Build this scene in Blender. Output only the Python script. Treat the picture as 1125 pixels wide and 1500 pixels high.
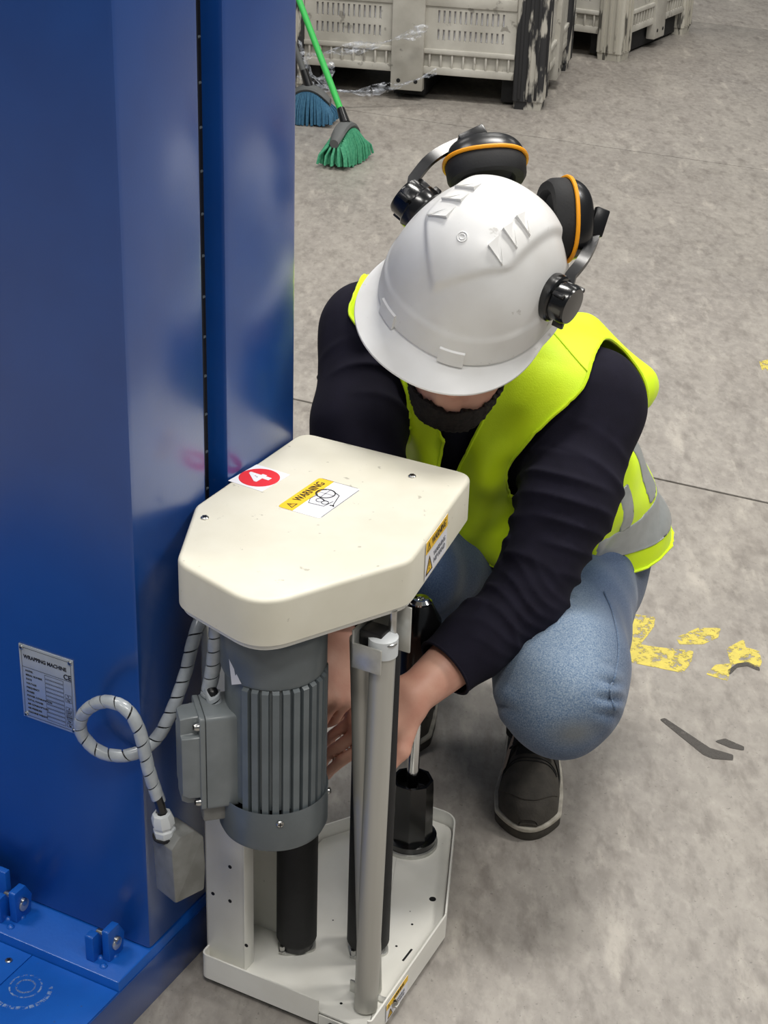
import bpy, math, random
import numpy as np
from math import sin, cos, pi, radians, sqrt, atan2
from mathutils import Matrix, Vector

for o in list(bpy.data.objects):
    bpy.data.objects.remove(o, do_unlink=True)
random.seed(4)
SC = bpy.context.scene
COL = SC.collection

# ------------------------------------------------------------------ camera
FPX, TH, ROLL, HC = 2471.0, radians(26.5), radians(1.93), 1.65      # focal length in px of the 1125x1500 frame
fw = np.array([0, cos(TH), -sin(TH)]); up0 = np.array([0, sin(TH), cos(TH)]); r0 = np.array([1., 0, 0])
RT = cos(ROLL) * r0 + sin(ROLL) * up0
UP = -sin(ROLL) * r0 + cos(ROLL) * up0
CAM = np.array([0, 0, HC])
cd = bpy.data.cameras.new('camera'); co = bpy.data.objects.new('camera', cd); COL.objects.link(co)
cd.sensor_fit = 'VERTICAL'; cd.sensor_height = 36; cd.sensor_width = 27; cd.lens = FPX / 1500 * 36
cd.clip_start = .05; cd.clip_end = 200
co.matrix_world = Matrix(((RT[0], UP[0], -fw[0], CAM[0]), (RT[1], UP[1], -fw[1], CAM[1]), (RT[2], UP[2], -fw[2], CAM[2]), (0, 0, 0, 1)))
SC.camera = co

# ------------------------------------------------------------------ light
wd = bpy.data.worlds.new('world'); SC.world = wd; wd.use_nodes = True
wd.node_tree.nodes['Background'].inputs[0].default_value = (.86, .93, 1, 1)
wd.node_tree.nodes['Background'].inputs[1].default_value = .15
def ceiling_light(x, y, sx, sy, e, z=7.0):
    l = bpy.data.lights.new('ceiling_light', 'AREA'); l.shape = 'RECTANGLE'; l.size = sx; l.size_y = sy; l.energy = e
    l.color = (1, .97, .92)
    o = bpy.data.objects.new('ceiling_light', l); COL.objects.link(o); o.location = (x, y, z)
for x, y, e in ((1.0, 3.7, 330), (-3.6, 2.8, 150), (5.4, 2.8, 290), (.7, -2.2, 225), (-3.6, -2.6, 110), (5.4, -2.6, 120), (.9, 8.2, 80), (-3.6, 8.2, 70), (5.4, 8.2, 80), (.9, 13.6, 80)):
    ceiling_light(x, y, 2.0, 1.1, e)
SC.view_settings.view_transform = 'Standard'; SC.view_settings.look = 'None'; SC.view_settings.gamma = 1
SC.view_settings.use_curve_mapping = False
SC.view_settings.exposure = -0.06

# ------------------------------------------------------------------ pixels to positions
def ray(x, y): return fw + RT * (x - 562.5) / FPX + UP * (750 - y) / FPX
def atz(x, y, z):
    d = ray(x, y); return CAM + d * ((z - HC) / d[2])
def atY(x, y, Y):
    d = ray(x, y); return CAM + d * (Y / d[1])
def atplane(x, y, p, n):
    d = ray(x, y); return CAM + d * (np.dot(np.asarray(p) - CAM, n) / np.dot(d, n))
A1 = np.array([.889, -.457, 0]); A2 = np.array([.457, .889, 0])      # axes of the machine on the floor
C0 = atz(220, 1393, .09) * [1, 1, 0]                                 # foot of the column's near corner
def W(a, b, z): return C0 + a * A1 + b * A2 + np.array([0, 0, z])
def loc(p):
    p = np.asarray(p); return ((p - C0) @ A1, (p - C0) @ A2, p[2])
def frame(o, ax=(1, 0, 0), ay=(0, 1, 0), az=(0, 0, 1)):
    return Matrix(((ax[0], ay[0], az[0], o[0]), (ax[1], ay[1], az[1], o[1]), (ax[2], ay[2], az[2], o[2]), (0, 0, 0, 1)))
MACH = frame(C0, A1, A2)
ID = Matrix.Identity(4)
def nrm(v): v = np.asarray(v, float); return v / np.linalg.norm(v)
def zframe(o, z, hint=(0, 0, 1)):
    z = nrm(z); h = np.asarray(hint, float)
    if abs(z @ h) > .95 * np.linalg.norm(h): h = np.array([0, 1., 0])
    x = nrm(np.cross(h, z)); y = np.cross(z, x); return frame(o, x, y, z)

# ------------------------------------------------------------------ materials
MATS = {}
def mat(name, col, rough=.5, metal=0., col2=None, scale=20., amt=.5, contrast=(.35, .65), bump=0., bscale=None,
        coat=0., spec=.5, detail=6., alpha=None, stretch=None, sheen=0., trans=0., speck=None):
    m = bpy.data.materials.new(name); m.use_nodes = True; nt = m.node_tree; N = nt.nodes; Lk = nt.links.new
    b = N['Principled BSDF']
    b.inputs['Base Color'].default_value = (*col, 1); b.inputs['Roughness'].default_value = rough
    b.inputs['Metallic'].default_value = metal; b.inputs['Specular IOR Level'].default_value = spec
    b.inputs['Coat Weight'].default_value = coat; b.inputs['Coat Roughness'].default_value = .22; b.inputs['Sheen Weight'].default_value = sheen
    b.inputs['Transmission Weight'].default_value = trans
    tc = N.new('ShaderNodeTexCoord'); src = tc.outputs['Object']
    if stretch:
        mp = N.new('ShaderNodeMapping'); mp.inputs['Scale'].default_value = stretch; Lk(src, mp.inputs[0]); src = mp.outputs[0]
    if col2 is not None:
        n = N.new('ShaderNodeTexNoise'); n.inputs['Scale'].default_value = scale; n.inputs['Detail'].default_value = detail
        Lk(src, n.inputs['Vector'])
        r = N.new('ShaderNodeMapRange'); r.inputs[1].default_value = contrast[0]; r.inputs[2].default_value = contrast[1]
        r.inputs[4].default_value = amt
        Lk(n.outputs['Fac'], r.inputs[0])
        mx = N.new('ShaderNodeMix'); mx.data_type = 'RGBA'; mx.inputs[6].default_value = (*col, 1); mx.inputs[7].default_value = (*col2, 1)
        Lk(r.outputs[0], mx.inputs[0]); out = mx.outputs[2]
        if speck:
            sc, th, c3, a3 = speck
            n2 = N.new('ShaderNodeTexNoise'); n2.inputs['Scale'].default_value = sc; n2.inputs['Detail'].default_value = 3
            Lk(src, n2.inputs['Vector'])
            r2 = N.new('ShaderNodeMapRange'); r2.inputs[1].default_value = th; r2.inputs[2].default_value = th + .04; r2.inputs[4].default_value = a3
            Lk(n2.outputs['Fac'], r2.inputs[0])
            m2 = N.new('ShaderNodeMix'); m2.data_type = 'RGBA'; m2.inputs[7].default_value = (*c3, 1)
            Lk(r2.outputs[0], m2.inputs[0]); Lk(out, m2.inputs[6]); out = m2.outputs[2]
        Lk(out, b.inputs['Base Color'])
    if bump:
        n = N.new('ShaderNodeTexNoise'); n.inputs['Scale'].default_value = bscale or scale; n.inputs['Detail'].default_value = 4
        Lk(src, n.inputs['Vector'])
        bp = N.new('ShaderNodeBump'); bp.inputs['Strength'].default_value = bump; bp.inputs['Distance'].default_value = .002
        Lk(n.outputs['Fac'], bp.inputs['Height']); Lk(bp.outputs[0], b.inputs['Normal'])
    if alpha:
        sc, lo, hi, a1 = alpha
        n = N.new('ShaderNodeTexNoise'); n.inputs['Scale'].default_value = sc; n.inputs['Detail'].default_value = 8
        n.inputs['Roughness'].default_value = .7
        Lk(src, n.inputs['Vector'])
        r = N.new('ShaderNodeMapRange'); r.inputs[1].default_value = lo; r.inputs[2].default_value = hi; r.inputs[4].default_value = a1
        Lk(n.outputs['Fac'], r.inputs[0]); Lk(r.outputs[0], b.inputs['Alpha'])
    MATS[name] = m
    return m
def s(r, g, b):      # sRGB 0-255 to linear
    return tuple(((c / 255) / 12.92 if c / 255 <= .04045 else ((c / 255 + .055) / 1.055) ** 2.4) for c in (r, g, b))

# ------------------------------------------------------------------ mesh building
class MB:
    def __init__(self): self.v = []; self.f = []
    def add(self, vs, fs, M=None):
        k = len(self.v)
        self.v += [tuple(M @ Vector(p)) if M is not None else tuple(p) for p in vs]
        self.f += [tuple(i + k for i in q) for q in fs]
        return self
    def rings(self, rings, cap0=True, cap1=True, closed=True, M=None):
        n = len(rings[0]); vs = [p for r in rings for p in r]; fs = []
        for i in range(len(rings) - 1):
            for j in range(n if closed else n - 1):
                a = i * n + j; b = i * n + (j + 1) % n
                fs.append((a, b, b + n, a + n))
        if cap0: fs.append(tuple(reversed(range(n))))
        if cap1: fs.append(tuple(range((len(rings) - 1) * n, len(rings) * n)))
        return self.add(vs, fs, M)
    def prism(self, out, z0, z1, bev=0., M=None):
        if bev <= 0: return self.rings([[(x, y, z0) for x, y in out], [(x, y, z1) for x, y in out]], M=M)
        ins = inset(out, bev); i2 = inset(out, bev * .3)
        R = [[(x, y, z0) for x, y in ins], [(x, y, z0 + bev * .3) for x, y in i2], [(x, y, z0 + bev) for x, y in out],
             [(x, y, z1 - bev) for x, y in out], [(x, y, z1 - bev * .3) for x, y in i2], [(x, y, z1) for x, y in ins]]
        return self.rings(R, M=M)
    def box(self, x0, x1, y0, y1, z0, z1, bev=.0015, M=None):
        out = [(x0, y0), (x1, y0), (x1, y1), (x0, y1)]
        if bev: out = rpoly(out, bev, 2)
        return self.prism(out, z0, z1, bev, M)
    def cyl(self, p0, p1, ra, rb=None, seg=24, bev=0.):
        p0 = np.asarray(p0, float); p1 = np.asarray(p1, float); rb = ra if rb is None else rb
        h = np.linalg.norm(p1 - p0)
        pr = [(ra, 0), (rb, h)] if not bev else [(ra - bev, 0), (ra - .3 * bev, .3 * bev), (ra, bev), (rb, h - bev), (rb - .3 * bev, h - .3 * bev), (rb - bev, h)]
        return self.lathe(pr, seg, zframe(p0, p1 - p0))
    def lathe(self, prof, seg=32, M=None, c0=True, c1=True):
        R = [[(r * cos(2 * pi * k / seg), r * sin(2 * pi * k / seg), z) for k in range(seg)] for r, z in prof]
        return self.rings(R, c0, c1, M=M)
    def tube(self, pts, r, seg=12, caps=True, prof=None):
        P = [np.asarray(p, float) for p in pts]; n = len(P); R = []
        T = [nrm(P[min(i + 1, n - 1)] - P[max(i - 1, 0)]) for i in range(n)]
        x = np.array([0, 0, 1.]); x = np.array([1., 0, 0]) if abs(T[0] @ x) > .9 else x
        for i in range(n):
            x = nrm(x - T[i] * (x @ T[i])); y = np.cross(T[i], x)
            rr = r[i] if hasattr(r, '__len__') else r
            if prof: R.append([tuple(P[i] + x * a + y * b) for a, b in prof])
            else: R.append([tuple(P[i] + rr * (x * cos(2 * pi * k / seg) + y * sin(2 * pi * k / seg))) for k in range(seg)])
        return self.rings(R, caps, caps)
    def build(self, name, m, parent=None, fr=ID, smooth=True, angle=35, kind=None, label=None):
        """verts are authored in frame fr; they are stored in the space of the parent thing"""
        M = fr
        if parent is not None: M = parent_world(parent).inverted() @ fr
        me = bpy.data.meshes.new(name)
        me.from_pydata([tuple(M @ Vector(p)) for p in self.v], [], self.f); me.validate(); me.update()
        return link(name, me, m, parent, smooth, angle, kind, label)
def link(name, me, m, parent=None, smooth=True, angle=35, kind=None, label=None):
    import bmesh
    bm = bmesh.new(); bm.from_mesh(me); bmesh.ops.recalc_face_normals(bm, faces=bm.faces); bm.to_mesh(me); bm.free()
    o = bpy.data.objects.new(name, me); COL.objects.link(o)
    if isinstance(m, str): m = MATS[m]
    me.materials.append(m)
    if smooth:
        me.shade_smooth()
        if angle: me.set_sharp_from_angle(angle=radians(angle))
    o.parent = parent
    if kind: o['kind'] = kind
    if label: o['label'] = label
    return o
def parent_world(o):
    M = o.matrix_basis.copy()
    while o.parent: o = o.parent; M = o.matrix_basis @ M
    return M
def thing(name, label, cat, M, group=None):
    o = bpy.data.objects.new(name, None); o.empty_display_size = .05; COL.objects.link(o); o.matrix_basis = M
    return tag(o, label, cat, group)
def tag(o, label, cat, group=None):
    o['label'] = label; o['category'] = cat
    if group: o['group'] = group
    return o
def share(o, name, M, parent):
    c = bpy.data.objects.new(name, o.data); COL.objects.link(c); c.parent = parent; c.matrix_basis = M; return c
def area2(p): return sum(p[i - 1][0] * p[i][1] - p[i][0] * p[i - 1][1] for i in range(len(p)))
def rpoly(pts, r, seg=6):
    out = []; n = len(pts)
    for i in range(n):
        p = np.array(pts[i], float); a = np.array(pts[i - 1], float) - p; b = np.array(pts[(i + 1) % n], float) - p
        rr = r[i] if hasattr(r, '__len__') else r
        la, lb = np.linalg.norm(a), np.linalg.norm(b); a /= la; b /= lb
        ang = math.acos(max(-1, min(1, a @ b))); d = min(rr / math.tan(ang / 2), la * .49, lb * .49)
        p0, p1 = p + a * d, p + b * d
        for k in range(seg + 1):
            t = k / seg; q = (1 - t) ** 2 * p0 + 2 * t * (1 - t) * p + t * t * p1
            out.append((q[0], q[1]))
    return out
def inset(out, d):
    n = len(out); sgn = 1 if area2(out) > 0 else -1; res = []
    P = np.array(out)
    for i in range(n):
        t = P[(i + 1) % n] - P[i - 1]; l = np.linalg.norm(t)
        nx = np.array([-t[1], t[0]]) / (l or 1) * sgn
        res.append(tuple(P[i] + nx * d))
    return res
def offset(out, d): return inset(out, -d)
def spline(pts, n=8):
    P = [np.asarray(p, float) for p in pts]; P = [2 * P[0] - P[1]] + P + [2 * P[-1] - P[-2]]; out = []
    for i in range(1, len(P) - 2):
        for k in range(n):
            t = k / n
            out.append(.5 * (2 * P[i] + (P[i + 1] - P[i - 1]) * t + (2 * P[i - 1] - 5 * P[i] + 4 * P[i + 1] - P[i + 2]) * t * t + (3 * P[i] - P[i - 1] - 3 * P[i + 1] + P[i + 2]) * t ** 3))
    out.append(P[-2]); return out
def text(body, size, M, m, parent, name='lettering', depth=.0002, align='CENTER', bold=0., sx=1., shear=0):
    """flat print; M maps text plane (x right, y up, z out) into the world"""
    c = bpy.data.curves.new('t', 'FONT'); c.body = body; c.size = size; c.extrude = depth; c.align_x = align; c.align_y = 'CENTER'; c.offset = bold
    c.resolution_u = 3; c.shear = shear
    t = bpy.data.objects.new('t', c); COL.objects.link(t)
    dg = bpy.context.evaluated_depsgraph_get(); me = bpy.data.meshes.new_from_object(t.evaluated_get(dg))
    bpy.data.objects.remove(t, do_unlink=True); bpy.data.curves.remove(c)
    if sx != 1:
        for v in me.vertices: v.co.x *= sx
    me.transform(parent_world(parent).inverted() @ M); me.name = name
    return link(name, me, m, parent, False)
def screw(parent, p, n, r=.004, h=.002, fr=ID, m='steel', name='screw'):
    b = MB(); M = zframe(p, n)
    b.lathe([(r, -.001), (r, h * .5), (r * .75, h), (.001, h * 1.05)], 14, M)
    o = b.build(name, m, parent, fr)
    q = MB(); q.box(-r * .6, r * .6, -r * .12, r * .12, h, h * 1.25, 0, M); q.box(-r * .12, r * .12, -r * .6, r * .6, h, h * 1.25, 0, M)
    q.build('drive_slot', 'black_plastic', o, fr, False)
    return o

# ------------------------------------------------------------------ smooth implicit surfaces (bodies, cloth)
def cap(a, b, ra, rb=None, k=.03):
    a = np.asarray(a, float); b = np.asarray(b, float); rb = ra if rb is None else rb; ba = b - a; bb = max(ba @ ba, 1e-9)
    def f(x, y, z):
        h = np.clip(((x - a[0]) * ba[0] + (y - a[1]) * ba[1] + (z - a[2]) * ba[2]) / bb, 0, 1)
        return np.sqrt((x - a[0] - h * ba[0]) ** 2 + (y - a[1] - h * ba[1]) ** 2 + (z - a[2] - h * ba[2]) ** 2) - (ra + (rb - ra) * h)
    r = max(ra, rb); return (np.minimum(a, b) - r, np.maximum(a, b) + r, f, k)
def ell(c, ax, rad, k=.03):
    c = np.asarray(c, float); ax = np.asarray(ax, float); rad = np.asarray(rad, float); R = rad.max()
    def f(x, y, z):
        x, y, z = x - c[0], y - c[1], z - c[2]
        q = [x * ax[i][0] + y * ax[i][1] + z * ax[i][2] for i in range(3)]
        k0 = np.sqrt(sum((q[i] / rad[i]) ** 2 for i in range(3))); k1 = np.sqrt(sum((q[i] / rad[i] ** 2) ** 2 for i in range(3))) + 1e-9
        return k0 * (k0 - 1) / k1
    return (c - R, c + R, f, k)
def group(prims, k=.008):
    """hard union of chains that do not melt into each other, used as one shape"""
    lo = np.min([p[0] for p in prims], 0); hi = np.max([p[1] for p in prims], 0)
    def f(x, y, z):
        d = None
        for p in prims:
            e = p[2](x, y, z); d = e if d is None else np.minimum(d, e)
        return d
    return (lo, hi, f, k)
def iso(prims, h, level=0., margin=.05, carve=()):
    lo = np.min([p[0] for p in prims], 0) - margin; hi = np.max([p[1] for p in prims], 0) + margin
    n = np.ceil((hi - lo) / h).astype(int) + 1
    D = np.full(tuple(n), .2, np.float32)
    ax = [lo[i] + h * np.arange(n[i]) for i in range(3)]
    def sub(p, mg):
        a = np.clip(((p[0] - mg - lo) / h).astype(int), 0, n - 1); b = np.clip(((p[1] + mg - lo) / h).astype(int) + 2, 1, n)
        sl = tuple(slice(a[i], b[i]) for i in range(3))
        return sl, [ax[0][sl[0]][:, None, None], ax[1][sl[1]][None, :, None], ax[2][sl[2]][None, None, :]]
    for p in prims:
        sl, g = sub(p, margin); d = p[2](*g); e = D[sl]; k = p[3]
        hh = np.clip(k - np.abs(e - d), 0, None) / k
        D[sl] = np.minimum(e, d) - hh * hh * k * .25
    for p in carve:
        sl, g = sub(p, .01); d = -p[2](*g); e = D[sl]; k = p[3]
        hh = np.clip(k - np.abs(e - d), 0, None) / k
        D[sl] = np.maximum(e, d) + hh * hh * k * .25
    D -= level
    I = D < 0
    cn = np.zeros(tuple(n - 1), np.int8)
    for i in (0, 1):
        for j in (0, 1):
            for k in (0, 1):
                cn += I[i:n[0] - 1 + i, j:n[1] - 1 + j, k:n[2] - 1 + k]
    act = np.argwhere((cn > 0) & (cn < 8)); idx = np.full(tuple(n - 1), -1, np.int64); idx[tuple(act.T)] = np.arange(len(act))
    cs = [(i, j, k) for i in (0, 1) for j in (0, 1) for k in (0, 1)]
    val = np.stack([D[act[:, 0] + i, act[:, 1] + j, act[:, 2] + k] for i, j, k in cs], 1)
    acc = np.zeros((len(act), 3)); cnt = np.zeros(len(act))
    for a in range(8):
        for b in range(a + 1, 8):
            df = np.array(cs[b]) - np.array(cs[a])
            if np.abs(df).sum() != 1: continue
            va, vb = val[:, a], val[:, b]; mk = (va < 0) != (vb < 0)
            t = np.where(mk, va / (va - vb + 1e-12), 0)
            acc += (np.array(cs[a]) + t[:, None] * df) * mk[:, None]; cnt += mk
    V = lo + h * (act + acc / cnt[:, None])
    F = []
    for d in range(3):
        u, w = [i for i in range(3) if i != d]
        sl0 = [slice(None)] * 3; sl1 = [slice(None)] * 3
        sl0[d] = slice(0, n[d] - 1); sl1[d] = slice(1, n[d])
        e = np.argwhere(I[tuple(sl0)] != I[tuple(sl1)])
        e = e[(e[:, u] > 0) & (e[:, w] > 0) & (e[:, u] < n[u] - 1) & (e[:, w] < n[w] - 1)]
        def gi(du, dw):
            q = e.copy(); q[:, u] -= du; q[:, w] -= dw; return idx[tuple(q.T)]
        q = np.stack([gi(0, 0), gi(1, 0), gi(1, 1), gi(0, 1)], 1)
        st = I[tuple(sl0)][tuple(e.T)]; flip = st if d != 1 else ~st
        q[~flip] = q[~flip][:, ::-1]
        F.append(q[(q >= 0).all(1)])
    return V, np.concatenate(F)
def vnormals(V, F):
    fn = np.cross(V[F[:, 2]] - V[F[:, 0]], V[F[:, 3]] - V[F[:, 1]]); N = np.zeros_like(V)
    for i in range(4): np.add.at(N, F[:, i], fn)
    return N / (np.linalg.norm(N, axis=1)[:, None] + 1e-12)
def relax(V, F, it=2, lam=.5):
    for _ in range(it):
        A = np.zeros_like(V); c = np.zeros(len(V))
        for i in range(4):
            for j in (1, 3):
                np.add.at(A, F[:, i], V[F[:, (i + j) % 4]]); np.add.at(c, F[:, i], 1)
        V = V * (1 - lam) + lam * A / np.maximum(c, 1)[:, None]
    return V
def cutmesh(V, F, fn):
    """keep the part where fn(V) < 0 and pull the rim onto fn = 0"""
    g = fn(V); keep = (g[F] < 0).any(1); F = F[keep]; V = V.copy()
    for _ in range(3):
        g = fn(V); m = g > 0; e = 5e-4
        G = np.stack([(fn(V + np.eye(3)[i] * e) - g) / e for i in range(3)], 1)
        st = G * (g / (np.sum(G * G, 1) + 1e-6))[:, None]; l = np.linalg.norm(st, axis=1); st *= np.minimum(1, .008 / (l + 1e-9))[:, None]
        V[m] -= st[m]
    u, inv = np.unique(F, return_inverse=True); V = V[u]; F = inv.reshape(F.shape)
    for _ in range(14):                                   # smooth the rim along itself
        E = np.concatenate([F[:, [i, (i + 1) % 4]] for i in range(4)]); key = np.sort(E, 1); kk = key[:, 0] * len(V) + key[:, 1]
        uq, ix, ct = np.unique(kk, return_index=True, return_counts=True); B = key[ix[ct == 1]]
        A = np.zeros_like(V); c = np.zeros(len(V))
        for i in (0, 1): np.add.at(A, B[:, i], V[B[:, 1 - i]]); np.add.at(c, B[:, i], 1)
        m = c >= 2; V = V.copy(); V[m] = V[m] * .5 + .5 * A[m] / c[m][:, None]
    return V, F
def wob(V, f, seed=0):
    """cheap smooth noise, about -1..1"""
    r = np.random.RandomState(seed); o = 0
    for i in range(4):
        d = r.randn(3); d /= np.linalg.norm(d); q = r.randn(3); q /= np.linalg.norm(q)
        o = o + np.sin(V @ d * f * (1 + .5 * i) + r.rand() * 7 + 1.6 * np.sin(V @ q * f * .7 + r.rand() * 7))
    return o / 2.6
def npmesh(name, V, F, m, parent, label=None, thick=0., angle=0):
    Mi = np.array(parent_world(parent).inverted()); V2 = V @ Mi[:3, :3].T + Mi[:3, 3]
    me = bpy.data.meshes.new(name)
    if thick:
        N = vnormals(V, F); N2 = N @ Mi[:3, :3].T; n = len(V2)
        ed = {}
        for q in F:
            for i in range(4):
                a, b = int(q[i]), int(q[(i + 1) % 4])
                if a != b: ed[(a, b)] = 1
        rim = [(a, b) for a, b in ed if (b, a) not in ed]
        V2 = np.concatenate([V2, V2 - N2 * thick])
        fs = [tuple(dict.fromkeys(map(int, q))) for q in F] + [tuple(reversed(list(dict.fromkeys(int(i) + n for i in q)))) for q in F] + [(b, a, a + n, b + n) for a, b in rim]
    else: fs = [tuple(dict.fromkeys(map(int, q))) for q in F]
    me.from_pydata([tuple(p) for p in V2], [], [q for q in fs if len(q) > 2]); me.validate(); me.update()
    o = bpy.data.objects.new(name, me); COL.objects.link(o); o.parent = parent
    me.materials.append(MATS[m] if isinstance(m, str) else m); me.shade_smooth()
    if label: o['label'] = label
    return o

def surf_path(V, F, px, sub=6, lift=.0004):
    """points on a cloth surface seen through the given pixels"""
    from mathutils.bvhtree import BVHTree
    T = BVHTree.FromPolygons([tuple(p) for p in V], [tuple(map(int, q)) for q in F]); out = []
    for a, c in spline_px(px, sub):
        d = nrm(ray(a, c)); h = T.ray_cast(Vector(CAM), Vector(d))
        if h[0] is not None: out.append(np.array(h[0]) + np.array(h[1]) * (lift if np.dot(h[1], d) < 0 else -lift))
    return out
def spline_px(px, n): return [(p[0], p[1]) for p in spline([(x, y, 0) for x, y in px], n)]
def rim_loops(F):
    ed = {}
    for q in F:
        for i in range(4):
            a, c = int(q[i]), int(q[(i + 1) % 4])
            if a != c: ed[(a, c)] = 1
    nx = {a: c for a, c in ed if (c, a) not in ed}; loops = []
    while nx:
        a = next(iter(nx)); lp = [a]
        while a in nx:
            a = nx.pop(a)
            if a == lp[0]: break
            lp.append(a)
        if len(lp) > 8: loops.append(lp)
    return loops

# ------------------------------------------------------------------ palette
mat('blue_paint', s(12, 72, 150), .34, 0, s(8, 61, 134), 9, .5, bump=.05, bscale=260, coat=1., spec=.7)
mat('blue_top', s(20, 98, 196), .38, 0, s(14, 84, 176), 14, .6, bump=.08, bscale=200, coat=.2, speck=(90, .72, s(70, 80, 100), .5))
mat('slot_black', s(8, 8, 10), .6)
mat('cream', s(226, 222, 206), .5, 0, s(217, 212, 194), 16, .7, coat=.0, speck=(75, .69, s(150, 145, 130), .55), bump=.03, bscale=120)
mat('white_paint', s(240, 239, 232), .35, 0, s(228, 226, 217), 12, .7, coat=.3, speck=(60, .72, s(150, 146, 136), .5))
mat('motor_grey', s(104, 112, 116), .42, 0, s(90, 98, 102), 30, .6, coat=.2, bump=.05, bscale=200)
mat('box_grey', s(126, 132, 134), .4, 0, s(106, 112, 114), 26, .6, coat=.2)
mat('hood_grey', s(140, 141, 138), .55, .2, s(116, 116, 112), 34, .8)
mat('steel', s(200, 200, 198), .28, 1, s(150, 148, 142), 60, .5)
mat('aluminium', s(196, 195, 189), .42, .45, s(170, 168, 160), 14, .6, stretch=(1, 1, .12), bump=.05, bscale=150)
mat('chrome', s(225, 225, 225), .12, 1)
mat('zinc', s(205, 205, 200), .35, .6, s(165, 165, 158), 40, .7)
mat('brass', s(170, 150, 110), .4, .9, s(120, 110, 90), 60, .6)
mat('black_plastic', s(18, 18, 20), .3, coat=.2)
mat('black_rubber', s(20, 20, 22), .72, 0, s(30, 30, 32), 50, .6, bump=.15, bscale=300)
mat('black_gloss', s(12, 12, 13), .2, coat=.5)
mat('white_plastic', s(214, 218, 220), .4)
mat('wrap_plastic', s(186, 192, 196), .26, 0, s(156, 162, 168), 60, .6, coat=.4)
mat('sticker_white', s(236, 236, 242), .4)
mat('sticker_yellow', s(250, 200, 28), .4)
mat('sticker_red', s(226, 48, 56), .4)
mat('ink', s(26, 26, 30), .6)
mat('ink_grey', s(120, 122, 130), .6)
mat('plate_silver', s(188, 196, 204), .38, .5, s(172, 180, 188), 40, .6)
mat('scuff_white', s(150, 180, 225), .5, alpha=(160, .45, .6, .7))
mat('skin', s(224, 174, 152), .5, 0, s(206, 142, 122), 26, .6, bump=.08, bscale=220)
mat('nail', s(224, 170, 152), .3)
mat('eye_white', s(225, 220, 214), .2)
mat('beard', s(20, 15, 13), .8, 0, s(38, 28, 23), 200, .7, bump=.6, bscale=420)
mat('hair', s(36, 28, 24), .7, 0, s(60, 46, 38), 120, .6, bump=.6, bscale=300)
mat('shirt_navy', s(20, 18, 32), .9, 0, s(27, 25, 41), 40, .5, spec=.25, bump=.12, bscale=700)
mat('vest_yellow', s(222, 252, 8), .6, 0, s(210, 244, 6), 30, .5, sheen=.1, bump=.15, bscale=500)
mat('reflective', s(172, 176, 176), .4, .35, s(156, 160, 160), 60, .5, bump=.06, bscale=400)
mat('shoe_dark', s(66, 62, 56), .8, 0, s(82, 77, 69), 60, .7, bump=.3, bscale=260)
mat('shoe_black', s(30, 29, 28), .8, bump=.2, bscale=200, col2=s(40, 39, 37), scale=60)
mat('sole_white', s(204, 198, 184), .6, 0, s(150, 142, 128), 50, .6)
mat('sole_dark', s(58, 54, 48), .8, 0, s(84, 78, 70), 60, .6)
mat('shoe_beige', s(190, 170, 152), .7)
mat('helmet_white', s(236, 236, 235), .42, 0, s(222, 220, 216), 12, .7, coat=.1, speck=(55, .7, s(170, 166, 160), .5))
mat('orange_band', s(252, 166, 22), .45)
mat('crate_grey', s(196, 193, 184), .6, 0, s(164, 160, 150), 7, .8, speck=(18, .64, s(120, 116, 108), .7))
mat('crate_post', s(186, 182, 172), .65, 0, s(44, 44, 46), 9, 1., contrast=(.43, .49), stretch=(2.2, 2.2, .6))
mat('crate_post_pale', s(190, 186, 174), .65, 0, s(70, 68, 64), 12, .9, contrast=(.55, .6), stretch=(3, 3, .5))
mat('green_handle', s(56, 178, 82), .4)
mat('green_bristle', s(52, 140, 104), .7, 0, s(90, 170, 130), 120, .7)
mat('blue_bristle', s(44, 92, 124), .7, 0, s(70, 120, 150), 120, .7)
mat('broom_grey', s(90, 92, 92), .6)
mat('film_clear', s(225, 230, 240), .08, 0, alpha=(34, .42, .66, .75), coat=.6)
mat('floor_yellow', s(218, 200, 92), .7, 0, s(190, 176, 96), 60, .6, alpha=(38, .44, .50, .95))
mat('floor_dark_mark', s(84, 80, 76), .5, alpha=(40, .3, .5, .75))

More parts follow.
